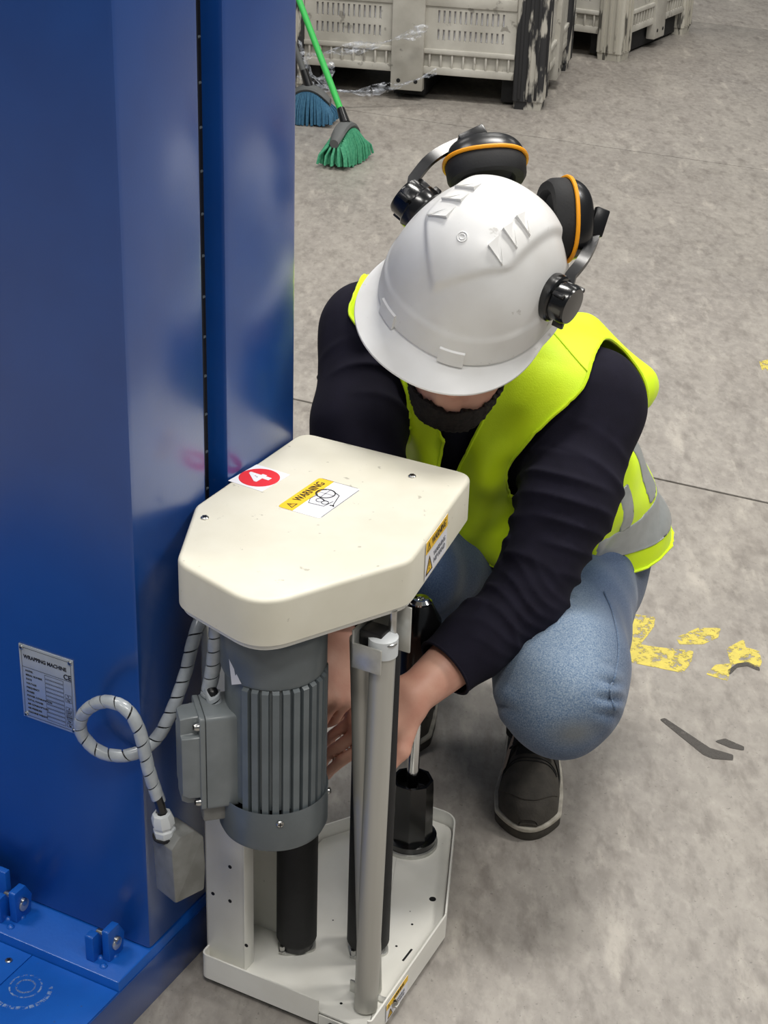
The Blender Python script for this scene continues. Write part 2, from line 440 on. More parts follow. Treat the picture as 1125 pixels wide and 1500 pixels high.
def denim():
    m = mat('denim', s(92, 118, 148), .85, 0, s(182, 194, 204), 480, .6, contrast=(.36, .7), detail=10, bump=.25, bscale=520, sheen=.2)
    nt = m.node_tree; N = nt.nodes; Lk = nt.links.new; b = N['Principled BSDF']
    src = b.inputs['Base Color'].links[0].from_socket
    tc = N.new('ShaderNodeTexCoord')
    # worn pale thigh and knee, indigo elsewhere, deepened to paint in the shade on the right thigh
    def blob(c, rad, e0=.55, e1=1.15):
        mp = N.new('ShaderNodeMapping'); mp.vector_type = 'POINT'
        mp.inputs['Location'].default_value = tuple(-c[i] / rad[i] for i in range(3)); mp.inputs['Scale'].default_value = tuple(1 / r for r in rad)
        ln = N.new('ShaderNodeVectorMath'); ln.operation = 'LENGTH'; r = N.new('ShaderNodeMapRange')
        r.inputs[1].default_value = e0; r.inputs[2].default_value = e1; r.inputs[3].default_value = 1; r.inputs[4].default_value = 0
        Lk(tc.outputs['Object'], mp.inputs[0]); Lk(mp.outputs[0], ln.inputs[0]); Lk(ln.outputs['Value'], r.inputs[0]); return r.outputs[0]
    dark = N.new('ShaderNodeMix'); dark.data_type = 'RGBA'; dark.blend_type = 'MULTIPLY'; dark.inputs[0].default_value = 1
    dark.inputs[7].default_value = (.22, .29, .42, 1); Lk(src, dark.inputs[6])
    mx = N.new('ShaderNodeMix'); mx.data_type = 'RGBA'
    Lk(blob(DEN_KNEE, (.12, .20, .15), .45, 1.1), mx.inputs[0]); Lk(dark.outputs[2], mx.inputs[6]); Lk(src, mx.inputs[7])
    dirt = N.new('ShaderNodeMix'); dirt.data_type = 'RGBA'; dirt.inputs[7].default_value = (*s(112, 114, 112), 1)
    f = N.new('ShaderNodeMath'); f.operation = 'MULTIPLY'; f.inputs[1].default_value = .75; Lk(blob(DEN_DIRT, (.05, .06, .032), .2, 1), f.inputs[0])
    Lk(f.outputs[0], dirt.inputs[0]); Lk(mx.outputs[2], dirt.inputs[6]); Lk(dirt.outputs[2], b.inputs['Base Color'])

def concrete():
    m = bpy.data.materials.new('concrete'); m.use_nodes = True; nt = m.node_tree; N = nt.nodes; Lk = nt.links.new; b = N['Principled BSDF']
    tc = N.new('ShaderNodeTexCoord'); rgb = s(147, 141, 134)
    cur = None
    def layer(cur, scale, lo, hi, amt, col, stretch=(1, 1, 1), rot=0, detail=8, rough=.6):
        mp = N.new('ShaderNodeMapping'); mp.inputs['Scale'].default_value = stretch; mp.inputs['Rotation'].default_value = (0, 0, rot)
        n = N.new('ShaderNodeTexNoise'); n.inputs['Scale'].default_value = scale; n.inputs['Detail'].default_value = detail; n.inputs['Roughness'].default_value = rough
        Lk(tc.outputs['Object'], mp.inputs[0]); Lk(mp.outputs[0], n.inputs['Vector'])
        r = N.new('ShaderNodeMapRange'); r.inputs[1].default_value = lo; r.inputs[2].default_value = hi; r.inputs[4].default_value = amt; Lk(n.outputs['Fac'], r.inputs[0])
        mx = N.new('ShaderNodeMix'); mx.data_type = 'RGBA'; Lk(r.outputs[0], mx.inputs[0]); mx.inputs[7].default_value = (*col, 1)
        if cur is None: mx.inputs[6].default_value = (*rgb, 1)
        else: Lk(cur, mx.inputs[6])
        return mx.outputs[2]
    cur = layer(cur, 1.1, .4, .65, .55, s(124, 119, 114))
    cur = layer(cur, 5, .45, .68, .5, s(170, 164, 155), (1, .45, 1), .4)
    cur = layer(cur, 14, .5, .72, .5, s(112, 105, 98), (1, .5, 1), -.5)
    cur = layer(cur, 42, .42, .72, .42, s(182, 176, 167), (1, .6, 1), .3)
    cur = layer(cur, 26, .52, .70, .55, s(104, 97, 91), (1, .35, 1), .7)
    cur = layer(cur, 11, .58, .70, .5, s(194, 187, 176), (1.3, .35, 1), -.6)
    cur = layer(cur, 60, .54, .68, .3, s(104, 99, 94), (1, .5, 1), .5)
    cur = layer(cur, 48, .56, .70, .25, s(190, 184, 174), (1, .55, 1), 1.4)
    cur = layer(cur, 130, .64, .71, .5, s(88, 84, 80), detail=3)
    Lk(cur, b.inputs['Base Color'])
    n = N.new('ShaderNodeTexNoise'); n.inputs['Scale'].default_value = 3; n.inputs['Detail'].default_value = 6; Lk(tc.outputs['Object'], n.inputs['Vector'])
    r = N.new('ShaderNodeMapRange'); r.inputs[3].default_value = .34; r.inputs[4].default_value = .62; Lk(n.outputs['Fac'], r.inputs[0]); Lk(r.outputs[0], b.inputs['Roughness'])
    n2 = N.new('ShaderNodeTexNoise'); n2.inputs['Scale'].default_value = 90; n2.inputs['Detail'].default_value = 6; Lk(tc.outputs['Object'], n2.inputs['Vector'])
    bp = N.new('ShaderNodeBump'); bp.inputs['Strength'].default_value = .12; bp.inputs['Distance'].default_value = .003; Lk(n2.outputs['Fac'], bp.inputs['Height']); Lk(bp.outputs[0], b.inputs['Normal'])
    MATS['concrete'] = m
concrete()
mat('joint_dark', s(84, 80, 76), .9)

# ------------------------------------------------------------------ floor: slabs with open joints
fl = MB().add([(-25, -15, -.012), (25, -15, -.012), (25, 35, -.012), (-25, 35, -.012)], [(0, 1, 2, 3)]).build('floor', 'joint_dark', None, smooth=False)
fl['kind'] = 'structure'
FJ = frame((0, 0, 0), (.907, -.421, 0), (.421, .907, 0))
for k in range(-3, 8):
    y0 = 3.467 + 2.86 * (k - 1)
    MB().box(-14, 14, y0 + .004, y0 + 2.856, -.011, 0, .002).build('concrete_slab', 'concrete', fl, FJ)

mat('wall_panel', s(196, 198, 198), .6, 0, s(180, 182, 184), 2, .5)
for nm, bx in (('wall_back', (-18, 18, 24, 24.2)), ('wall_left', (-18.2, -18, -10, 24.2)), ('wall_right', (18, 18.2, -10, 24.2))):
    w_ = MB().box(bx[0], bx[1], bx[2], bx[3], 0, 6.6, .01).build(nm, 'wall_panel', None); w_['kind'] = 'structure'
# worn yellow paint and dark skid marks, thin films lying on the slabs
def film(name, polys, m, label, cat, h, grp=None, parent=None):
    b = MB(); c = np.mean([atz(x, y, 0) for p in polys for x, y in p], 0)
    for p in polys:
        q = [tuple(atz(x, y, 0)[:2] - c[:2]) for x, y in p]
        q = rpoly(q, .004, 2)
        if area2(q) < 0: q = q[::-1]
        b.prism(q, .0001, h)
    o = b.build(name, m, None, ID, False); o.location = c
    return tag(o, label, cat, grp)
film('painted_marking', [[(912, 905), (930, 900), (960, 904), (958, 918), (948, 932), (938, 944), (962, 948), (1000, 952), (1016, 954), (1012, 972), (1000, 986), (960, 978), (912, 968)],
                       [(990, 934), (1022, 920), (1056, 920), (1052, 934), (1030, 944), (995, 944)],
                       [(1064, 950), (1090, 936), (1092, 948), (1112, 954), (1116, 970), (1112, 980), (1092, 970), (1072, 974), (1066, 998), (1034, 988), (1048, 974), (1070, 972)]],
     'floor_yellow', 'flaking yellow paint remains of a floor marking beside the crouching worker', 'floor marking', .0006)
film('painted_marking', [[(1112, 530), (1128, 526), (1130, 544), (1116, 542)]], 'floor_yellow', 'small chip of yellow floor paint near the slab joint', 'floor marking', .0006)
film('skid_mark', [[(1066, 982), (1080, 972), (1096, 970), (1112, 978), (1114, 984), (1094, 976), (1080, 978), (1068, 990)]], 'floor_dark_mark', 'curved black tyre skid across the yellow floor paint', 'skid mark', .0008)
film('skid_mark', [[(966, 1054), (974, 1052), (1040, 1096), (1074, 1106), (1074, 1114), (1044, 1112), (1030, 1106)]], 'floor_dark_mark', 'long grey smear on the concrete below the yellow paint', 'skid mark', .0008)
film('skid_mark', [[(1046, 1086), (1062, 1082), (1090, 1094), (1090, 1100), (1070, 1096)]], 'floor_dark_mark', 'short grey oval smear next to the long smear', 'skid mark', .0008)

# ------------------------------------------------------------------ blue wrapping machine
mc = thing('wrapping_machine', 'tall blue painted steel mast of a pallet wrapping machine on its base', 'machine', MACH)
HT = 2.25
b = MB(); b.box(-.46, 0, 0, .158, .09, HT, .007); b.build('mast_front_housing', 'blue_paint', mc, MACH)
b = MB(); b.box(-.46, 0, .207, .375, .0, HT, .008); b.build('mast_rear_housing', 'blue_paint', mc, MACH)
b = MB(); b.box(-.45, -.030, .157, .208, .0, HT - .01, 0); sl = b.build('mast_slot', 'slot_black', mc, MACH, False)
# chain running down the slot
link0 = MB(); link0.cyl((0, -.003, 0), (0, .003, 0), .0017, seg=8, bev=.0004); l0 = link0.build('chain_pin', 'motor_grey', sl, MACH)
for k in range(44):
    o = l0 if k == 0 else share(l0, 'chain_pin', ID, sl)
    o.location = Vector((-.026, .196, .62 + k * .026)) if k % 2 else Vector((-.028, .192, .62 + k * .026))
b = MB(); b.box(-.029, -.022, .176, .190, .1, HT - .05, .001); b.build('chain', 'slot_black', sl, MACH)
b = MB(); b.box(-.9, 0, -.072, .158, .0, .09, .002)
b.build('base_beam', 'blue_top', mc, MACH)
b = MB(); b.box(-.1425, 0, -.8, -.0735, .06, .076, .0012); b.build('deck_plate', 'blue_top', mc, MACH)
b = MB(); b.box(-.9, -.1435, -.8, -.0735, .06, .076, .0012); b.build('deck_plate', 'blue_top', mc, MACH)
b = MB(); b.box(-.9, -.001, -.8, -.0735, .0, .06, .002); b.build('deck_frame', 'blue_paint', mc, MACH)
b = MB(); b.box(-.001, .002, -.8, .155, .0, .074, .0008); b.build('side_skirt', 'blue_paint', mc, MACH)
screw(mc, (-.163, -.098, .0762), (0, 0, 1), .005, .002, MACH)
# hinge lugs
def lug(parent, x, y, z, w=.011, h=.05, d=.036):
    out = rpoly([(y - d / 2, 0), (y + d / 2 - .006, 0), (y + d / 2, h * .55), (y + d / 2 - .012, h), (y - d / 2, h)], .003, 3)
    bb = MB(); bb.prism(out, -w / 2, w / 2, .001, frame((x, 0, z), (0, 1, 0), (0, 0, 1), (1, 0, 0)))
    return bb.build('hinge_lug', 'blue_top', parent, MACH)
for x in (-.048, -.205):
    g = lug(mc, x + .009, -.028, .0895); lug(mc, x - .010, -.044, .0895, .013, .042, .026)
    bb = MB(); bb.cyl((x - .016, -.030, .118), (x + .019, -.030, .118), .0058, seg=18, bev=.001); bb.build('hinge_pin', 'steel', g, MACH)
    bb = MB(); bb.cyl((x + .0145, -.030, .112), (x + .0175, -.030, .112), .0092, seg=20, bev=.0008); bb.build('pin_head', 'zinc', g, MACH)
    for q in range(3):
        bb = MB(); yy = -.056 + q * .012
        bb.lathe([(.006, 0), (.005, .0025), (.002, .0045), (.0005, .005)], 9, Matrix.Translation((x + .012 - .014 * (q % 2), yy, .0895))); bb.build('weld_bead', 'blue_top', g, MACH)
bb = MB(); bb.box(-.36, -.222, -.026, -.016, .0895, .150, .001); bb.build('stop_plate', 'blue_top', mc, MACH)
# worn stamp on the deck plate
bb = MB()
for k in range(15):
    a = radians(-150 + k * 13); c_, s_ = cos(a), sin(a)
    bb.box(-.0035, .0035, -.0028, .0028, 0, .0003, 0, frame((-.115 + .040 * c_, -.132 + .036 * s_, .0761), (-s_, c_, 0), (c_, s_, 0)))
for r in (.012, .021):
    for k in range(20):
        a = 2 * pi * k / 20; c_, s_ = cos(a), sin(a)
        bb.box(-.0032, .0032, -.0012, .0012, 0, .0003, 0, frame((-.112 + r * c_, -.126 + r * s_, .0761), (-s_, c_, 0), (c_, s_, 0)))
bb.build('worn_stamp', 'scuff_white', mc, MACH, False, label='pale worn round stamp on the deck plate')
# name plate
bb = MB(); bb.box(-.188, -.1015, -.0016, .0002, .4065, .5175, .0004); npl = bb.build('name_plate', 'plate_silver', mc, MACH, label='silver data plate reading WRAPPING MACHINE')
def np_M(x, z): return MACH @ frame((x, -.0018, z), (1, 0, 0), (0, 0, 1), (0, -1, 0))
text('WRAPPING MACHINE', .0076, np_M(-.1465, .5005), 'ink', npl, bold=.0002, sx=.92)
text('CE', .0105, np_M(-.1115, .4895), 'ink', npl, bold=.0002)
rows = ['MODEL', 'SERIAL NUMBER', 'DATE', 'VOLTAGE', 'FREQUENCY', 'PHASES', 'POWER CONSUMPTION', 'TOTAL POWER', 'AIR CONSUMPTION', 'AIR PRESSURE', 'MACHINE WEIGHT']
units = ['', '', '', 'V', 'Hz', '', 'A', 'kW', 'lt/min', 'bar', 'kg']
for i, r in enumerate(rows):
    z = .4795 - i * .0063
    text(r, .0037, np_M(-.1795, z), 'ink', npl, align='LEFT')
    if units[i]: text(units[i], .0042, np_M(-.1115, z), 'ink', npl)
def rect(bq, x0, x1, z0, z1, t=.0004, M=None, dy=-.0019):
    for (a, c, e, g) in ((x0, x1, z0, z0 + t), (x0, x1, z1 - t, z1), (x0, x0 + t, z0, z1), (x1 - t, x1, z0, z1)):
        bq.add([(a, dy, e), (c, dy, e), (c, dy, g), (a, dy, g)], [(0, 1, 2, 3)])
bb = MB(); rect(bb, -.1845, -.105, .410, .514, .0005); bb.add([(-.1845, -.0019, .4845), (-.105, -.0019, .4845), (-.105, -.0019, .485), (-.1845, -.0019, .485)], [(0, 1, 2, 3)])
for i in range(11):
    z = .4795 - i * .0063; rect(bb, -.1485, -.1185, z - .0027, z + .0027)
    if units[i]: rect(bb, -.1165, -.1068, z - .0027, z + .0027)
bb.build('printed_lines', 'ink', npl, MACH, False)
for x in (-.1835, -.106):
    for z in (.411, .513): screw(npl, (x, -.0016, z), (0, -1, 0), .0032, .0016, MACH, name='rivet')

# ------------------------------------------------------------------ film carriage
cg = thing('film_carriage', 'cream painted film carriage with cover, motor and rollers beside the blue mast', 'machine', frame(W(.165, .27, 0), A1, A2))
ZC0, ZC1 = .652, .712
# cover
cov_out = rpoly([(.0015, .392), (.262, .392), (.302, .135), (.205, -.052), (.067, -.010), (.004, .125)], [.024, .026, .045, .055, .045, .03], 10)
bb = MB()
b1 = .006
R = [[(x, y, ZC0) for x, y in inset(cov_out, .003)], [(x, y, ZC0) for x, y in cov_out], [(x, y, ZC1 - b1) for x, y in cov_out]]
for k in range(1, 5):
    a = k / 4 * pi / 2; R.append([(x, y, ZC1 - b1 + b1 * sin(a)) for x, y in inset(cov_out, b1 * (1 - cos(a)))])
bb.rings(R, False, True); bb.rings([[(x, y, ZC0) for x, y in inset(cov_out, .003)], [(x, y, ZC1 - .004) for x, y in inset(cov_out, .003)]], False, True)
cover = bb.build('cover', 'cream', cg, MACH)
bb = MB(); bb.prism(inset(cov_out, .005), .644, .6515); bb.build('top_plate', 'white_paint', cg, MACH)
def on_top(x, y): a = loc(atz(x, y, ZC1)); return a[0], a[1]
for x, y in ((300, 759), (604, 698)):
    a = on_top(x, y); screw(cover, (a[0], a[1], ZC1), (0, 0, 1), .0052, .0025, MACH)
# stickers on the cover: text runs along A2, its up is -A1
def top_M(x, y, r=0.):
    ax = np.array([sin(r), cos(r), 0]); ay = np.array([-cos(r), sin(r), 0]); return frame((x, y, ZC1 + .0004), ax, ay, (0, 0, 1))
a = on_top(380, 700); M4 = top_M(*a, .08)
bb = MB(); bb.prism(rpoly([(-.031, -.027), (.031, -.027), (.031, .027), (-.031, .027)], .001, 2), -.0003, .0, M=M4); st = bb.build('number_sticker', 'sticker_white', cover, MACH, False, label='white square sticker with red disc and number 4')
bb = MB(); bb.lathe([(.0268, 0), (.0268, .0003)], 40, M4); bb.build('red_disc', 'sticker_red', st, MACH, False)
text('4', .044, MACH @ M4 @ Matrix.Translation((-.001, 0, .0005)), 'sticker_white', st, bold=.0016)
def warn_sign(bq, x, y, h, t, M, z=.0006):
    o = [(x - h * .58, y - h / 2), (x + h * .58, y - h / 2), (x, y + h / 2)]; i_ = inset(rpoly(o, .0001, 1), t)
    i_ = [(x - h * .58 + t * 1.7, y - h / 2 + t), (x + h * .58 - t * 1.7, y - h / 2 + t), (x, y + h / 2 - t * 2)]
    bq.add([(*p, z) for p in o] + [(*p, z) for p in i_], [(0, 1, 4, 3), (1, 2, 5, 4), (2, 0, 3, 5)], M)
    bq.add([(x - t * .5, y - h * .12, z), (x + t * .5, y - h * .12, z), (x + t * .5, y + h * .16, z), (x - t * .5, y + h * .16, z), (x - t * .5, y - h * .3, z), (x + t * .5, y - h * .3, z), (x + t * .5, y - h * .2, z), (x - t * .5, y - h * .2, z)], [(0, 1, 2, 3), (4, 5, 6, 7)], M)
pc = [np.array(on_top(x, y)) for x, y in ((413, 743), (463, 699), (524, 716), (473, 762))]
ctr = sum(pc) / 4; Ms = top_M(ctr[0], ctr[1], .03); wL = .5 * (np.linalg.norm(pc[1] - pc[0]) + np.linalg.norm(pc[2] - pc[3])); hL = .5 * (np.linalg.norm(pc[2] - pc[1]) + np.linalg.norm(pc[3] - pc[0]))
bb = MB(); bb.prism(rpoly([(-wL / 2, -hL / 2), (wL / 2, -hL / 2), (wL / 2, hL / 2), (-wL / 2, hL / 2)], .005, 5), -.0003, 0, M=Ms); st = bb.build('warning_sticker', 'sticker_white', cover, MACH, False, label='white and yellow WARNING sticker with film path diagram')
bb = MB(); bb.prism(rpoly([(-wL / 2, hL / 2 - .022), (wL / 2, hL / 2 - .022), (wL / 2, hL / 2), (-wL / 2, hL / 2)], [.0004, .0004, .005, .005], 5), 0, .0003, M=Ms); bb.build('yellow_header', 'sticker_yellow', st, MACH, False)
text('WARNING', .0165, MACH @ Ms @ Matrix.Translation((.008, hL / 2 - .011, .0006)), 'ink', st, sx=.78)
bb = MB(); warn_sign(bb, -wL / 2 + .0125, hL / 2 - .0115, .012, .0011, Ms)
def pline(bq, pts, t, M, z=.0005):
    t = t * 1.6
    for p, q in zip(pts, pts[1:]):
        p = np.array(p); q = np.array(q); d = q - p; n_ = np.array([-d[1], d[0]]) / (np.linalg.norm(d) + 1e-9) * t / 2
        bq.add([(*(p + n_), z), (*(q + n_), z), (*(q - n_), z), (*(p - n_), z)], [(0, 1, 2, 3)], M)
def circ(x, y, r, a0=0, a1=2 * pi, n=20): return [(x + r * cos(a0 + (a1 - a0) * k / n), y + r * sin(a0 + (a1 - a0) * k / n)) for k in range(n + 1)]
yb = -hL / 2 + .010
pline(bb, circ(.014, yb + .021, .0125), .001, Ms); pline(bb, circ(.014, yb + .021, .011, .4, 2.6), .0006, Ms)
pline(bb, circ(-.006, yb + .017, .005), .0006, Ms); pline(bb, circ(-.0085, yb + .008, .0045), .0006, Ms)
pline(bb, [(.002, yb + .024), (-.001, yb + .018), (-.004, yb + .011), (-.004, yb + .006)], .0008, Ms)
pline(bb, [(-.020, yb + .025), (-.018, yb + .004), (.0, yb + .001)], .0005, Ms)
pline(bb, [(-.020, yb + .025), (-.008, yb + .030), (.004, yb + .028)], .0005, Ms)
pline(bb, [(.026, yb + .018), (.018, yb + .003), (-.008, yb - .004), (-.012, yb - .007)], .0007, Ms)
pline(bb, [(.014, yb + .033), (.014, yb + .009)], .0004, Ms); pline(bb, [(.002, yb + .021), (.026, yb + .021)], .0004, Ms)
pline(bb, [(-.012, yb - .001), (-.010, yb - .005), (-.013, yb - .007)], .0012, Ms)
pline(bb, [(-wL / 2 + .004, -hL / 2 + .0004), (wL / 2 - .004, -hL / 2 + .0004)], .0003, Ms); pline(bb, [(wL / 2 - .0004, -hL / 2 + .004), (wL / 2 - .0004, hL / 2 - .004)], .0003, Ms)
bb.build('diagram', 'ink', st, MACH, False)
# sticker on the right flank of the cover, and one on the tray rim
def flank_sticker(parent, P0, P1, zlo, zhi, push, small=False):
    d = nrm(np.array([P1[0] - P0[0], P1[1] - P0[1], 0])); n_ = np.array([d[1], -d[0], 0]); mid = (np.array([*P0, 0]) + np.array([*P1, 0])) / 2 + n_ * push; mid[2] = (zlo + zhi) / 2
    w, h = np.linalg.norm(np.array(P1) - np.array(P0)), zhi - zlo
    M = frame(mid, d, (0, 0, 1), n_)
    bq = MB(); bq.prism(rpoly([(-w / 2, -h / 2), (w / 2, -h / 2), (w / 2, h / 2), (-w / 2, h / 2)], .001, 2), -.0004, 0, M=M)
    st = bq.build('warning_sticker', 'sticker_white', parent, MACH, False)
    k = h * .33
    bq = MB(); bq.prism(rpoly([(-w / 2, h / 2 - k), (w / 2, h / 2 - k), (w / 2, h / 2), (-w / 2, h / 2)], .0006, 2), 0, .0003, M=M); bq.build('yellow_header', 'sticker_yellow', st, MACH, False)
    text('WARNING', k * .8, MACH @ M @ Matrix.Translation((k * .45, h / 2 - k / 2, .0005)), 'ink', st, sx=.85)
    text('WARNING\nNIP HAND', h * .19, MACH @ M @ Matrix.Translation((w * .14, -h * .17, .0005)), 'ink_grey', st)
    bq = MB(); warn_sign(bq, -w / 2 + k * .62, h / 2 - k / 2, k * .7, k * .07, M)
    bq.build('hazard_mark', 'ink', st, MACH, False)
    bq = MB(); x, y, hh = -w * .33, -h * .18, h * .46
    bq.add([(x - hh * .55, y - hh / 2, .0004), (x + hh * .55, y - hh / 2, .0004), (x, y + hh / 2, .0004)], [(0, 1, 2)], M); bq.build('hazard_triangle', 'sticker_yellow', st, MACH, False)
    bq = MB(); warn_sign(bq, x, y, hh, hh * .09, M, .0006); bq.build('hazard_mark', 'ink', st, MACH, False)
i0 = np.array([.2735, .318]); i1 = np.array([.2925, .196])
flank_sticker(cover, (.2935, .190), (.2800, .2765), ZC0 + .004, ZC1 - .004, .0012)
# tray on the floor
tray_out = rpoly([(.036, .066), (.306, .066), (.297, .31), (.205, .532), (.120, .532), (.036, .40)], [.012, .006, .02, .035, .035, .02], 8)
bb = MB(); bb.prism(inset(tray_out, .005), .026, .030, .0004); tray = bb.build('tray_plate', 'white_paint', cg, MACH)
bb = MB(); bb.prism(inset(tray_out, .02), .004, .0255); bb.build('tray_foot', 'black_rubber', cg, MACH, False)
# rim wall following the outline, open at the near corner
def rim_piece(pts, z0, z1, t=.0025):
    bq = MB(); P = [np.array(p) for p in pts]; n = len(P); rr = []
    for i in range(n):
        d = P[min(i + 1, n - 1)] - P[max(i - 1, 0)]; nn = np.array([-d[1], d[0]]) / np.linalg.norm(d)
        a_ = P[i]; c_ = P[i] + nn * t
        rr.append([(a_[0], a_[1], z0), (a_[0], a_[1], z1), (c_[0], c_[1], z1), (c_[0], c_[1], z0)])
    bq.rings(rr); return bq
n_o = len(tray_out)
low = [p for p in tray_out]
fi = 0
ring = low[9:] + low[:9]           # starts at the near right corner, runs round the back to the left front corner
rim_piece(ring + [(.06, .066), (.12, .066), (.18, .066), (.225, .066)], .012, .052).build('tray_rim', 'white_paint', cg, MACH)
rim_piece([(.226, .066), (.31, .066)], .012, .028).build('tray_rim', 'white_paint', cg, MACH)
bb = MB(); bb.tube([(.245, .058, .020), (.262, .055, .020), (.285, .055, .020), (.30, .058, .020)], .008, 12); bb.build('grip', 'black_rubber', cg, MACH)
flank_sticker(tray, (.3052, .110), (.3022, .178), .016, .046, .0008)
def hole(parent, a, b_, r, z=.0301, sy=1.):
    bq = MB(); bq.lathe([(r, -.0004), (r, .0002)], 14, frame((a, b_, z))); bq.build('hole', 'slot_black', parent, MACH, False)
for x, y, r in ((634, 1317, .0052), (604, 1354, .0018), (581, 1386, .0018), (601, 1335, .0008), (488, 1348, .0012), (370, 1366, .0014), (500, 1470, .002)):
    p = loc(atz(x, y, .03)); hole(tray, p[0], p[1], r)
p = loc(atz(597, 1399, .03)); bb = MB(); bb.box(p[0] - .0015, p[0] + .0015, p[1] - .014, p[1] + .014, .0301, .0304, 0); bb.build('slot', 'slot_black', tray, MACH, False)
# upright channel beside the mast
bb = MB(); bb.box(.034, .096, .086, .089, .030, .644, .001); post = bb.build('post_front_web', 'white_paint', cg, MACH)
bb = MB(); bb.box(.0935, .0965, .086, .110, .030, .644, .001); bb.build('post_flange', 'white_paint', cg, MACH)
bb = MB(); bb.box(.034, .037, .086, .18, .030, .644, .001); bb.build('post_side_web', 'white_paint', cg, MACH)
bb = MB(); bb.box(.034, .11, .177, .180, .030, .644, .001); bb.build('post_back_web', 'white_paint', cg, MACH)
for x, y in ((337, 1270), (312, 1309), (337, 1320), (361, 1385)):
    p = loc(atplane(x, y, W(0, .0859, 0), A2)); bq = MB(); bq.lathe([(.0028, -.0002), (.0028, .0003)], 14, frame((p[0], .0859, p[2]), (1, 0, 0), (0, 0, 1), (0, -1, 0))); bq.build('hole', 'slot_black', post, MACH, False)
# guide rollers
for (a, b_, r) in ((.131, .168, .0285), (.222, .212, .0300)):
    bb = MB(); bb.lathe([(r * .9, .044), (r, .05), (r, .600), (r * .9, .606)], 32, Matrix.Translation((a, b_, 0))); ro = bb.build('guide_roller', 'black_rubber', cg, MACH, label='black rubber guide roller')
    o2 = rpoly([(-r * 1.05, -r * .2), (-r * .25, -r * 1.15), (r * 1.1, r * .1), (r * .4, r * 1.1)], r * .5, 5)
    bb = MB(); bb.prism(o2, .030, .034, .0005, Matrix.Translation((a, b_, 0))); bb.build('bearing_plate', 'zinc', ro, MACH)
    bb = MB(); bb.lathe([(r * .82, .034), (r * .86, .044)], 24, Matrix.Translation((a, b_, 0))); bb.build('bearing', 'black_plastic', ro, MACH)
    for dx, dy in ((-.3, -.88),):
        bb = MB(); bb.lathe([(.0055, .034), (.0055, .037), (.004, .037), (.004, .045), (.0025, .0455)], 6, Matrix.Translation((a + r * dx, b_ + r * dy, 0))); bb.build('bolt', 'steel', ro, MACH)
    bb = MB(); bb.cyl((a, b_, .60), (a, b_, .646), .010); bb.build('axle', 'steel', ro, MACH)
# dancer tubes in front of the second roller
pb = loc(atz(536, 1474, .036)); pt = loc(atplane(561, 955, W(0, pb[1] + .006, 0), A2))
bb = MB(); bb.tube([(pb[0], pb[1], .036), (pt[0], pt[1], pt[2])], .0160, 28); dt = bb.build('dancer_tube', 'aluminium', cg, MACH, label='bare aluminium dancer tube')
M = frame((pb[0], pb[1], 0))
bb = MB()
bb.box(-.036, .036, .022, .032, .030, .033, .0006, M); bb.box(-.036, -.012, .020, .023, .03, .05, .0005, M); br = bb.build('tube_bracket', 'zinc', dt, MACH)
for dx in (-.03, .03): screw(br, (pb[0] + dx, pb[1] + .027, .033), (0, 0, 1), .005, .004, MACH)
q0 = loc(atplane(531, 955, W(0, pb[1] + .035, 0), A2))
bb = MB(); bb.tube([(pb[0] - .012, pb[1] + .034, .034), (q0[0], q0[1], q0[2] + .02)], .0165, 28); bb.build('dancer_tube', 'aluminium', cg, MACH)
# clip bracket at the top of the tubes
T = np.array(pt); zt = pt[2]
bb = MB(); bb.box(T[0] - .030, T[0] + .010, T[1] - .024, T[1] - .021, zt - .018, zt + .016, .0008); bb.box(T[0] - .030, T[0] - .027, T[1] - .024, T[1] + .03, zt - .018, zt + .034, .0008)
bb.box(T[0] - .030, T[0] + .022, T[1] + .028, T[1] + .031, zt - .01, .645, .0008); clip = bb.build('clip_bracket', 'zinc', cg, MACH)
bb = MB(); bb.box(T[0] - .026, T[0] + .004, T[1] - .012, T[1] + .014, zt + .006, zt + .030, .002); bb.build('clip_block', 'black_plastic', clip, MACH)
bb = MB(); bb.tube([(T[0] + .010 + .008 * cos(t_), T[1] - .004 + .008 * sin(t_), zt + .018) for t_ in np.linspace(0, 2 * pi, 20)], .002, 8, False); bb.build('ring', 'steel', clip, MACH)
bb = MB(); bb.lathe([(.0185, zt - .002), (.0185, zt + .022), (.010, zt + .026)], 24, Matrix.Translation((T[0], T[1], 0))); bb.build('tube_cap', 'white_plastic', clip, MACH)
bb = MB(); bb.cyl((T[0] + .006, T[1] + .012, zt + .02), (T[0] + .006, T[1] + .012, .646), .005); bb.build('hanger_rod', 'steel', clip, MACH)
# film mandrel
m0 = (.162, .458)
TM = Matrix.Translation((m0[0], m0[1], 0))
bb = MB(); bb.lathe([(.043, .030), (.043, .036), (.040, .037)], 36, TM); md = bb.build('mandrel_flange', 'zinc', cg, MACH)
bb = MB(); bb.lathe([(.040, .037), (.041, .048), (.030, .052)], 36, TM); bb.build('mandrel_base', 'black_gloss', cg, MACH)
o8 = [(.034 * cos(a_) * (1 if k % 2 else .93), .034 * sin(a_) * (1 if k % 2 else .93)) for k, a_ in enumerate(np.linspace(0, 2 * pi, 17)[:-1])]
bb = MB(); bb.rings([[(m0[0] + x * q, m0[1] + y * q, z) for x, y in o8] for q, z in ((1, .048), (.96, .135), (.93, .15), (.8, .15), (.72, .128), (.3, .125))]); bb.build('mandrel_cup', 'black_gloss', cg, MACH, angle=25)
bb = MB(); bb.cyl((m0[0], m0[1], .125), (m0[0], m0[1], .40), .0092, seg=20); bb.build('mandrel_rod', 'chrome', cg, MACH)
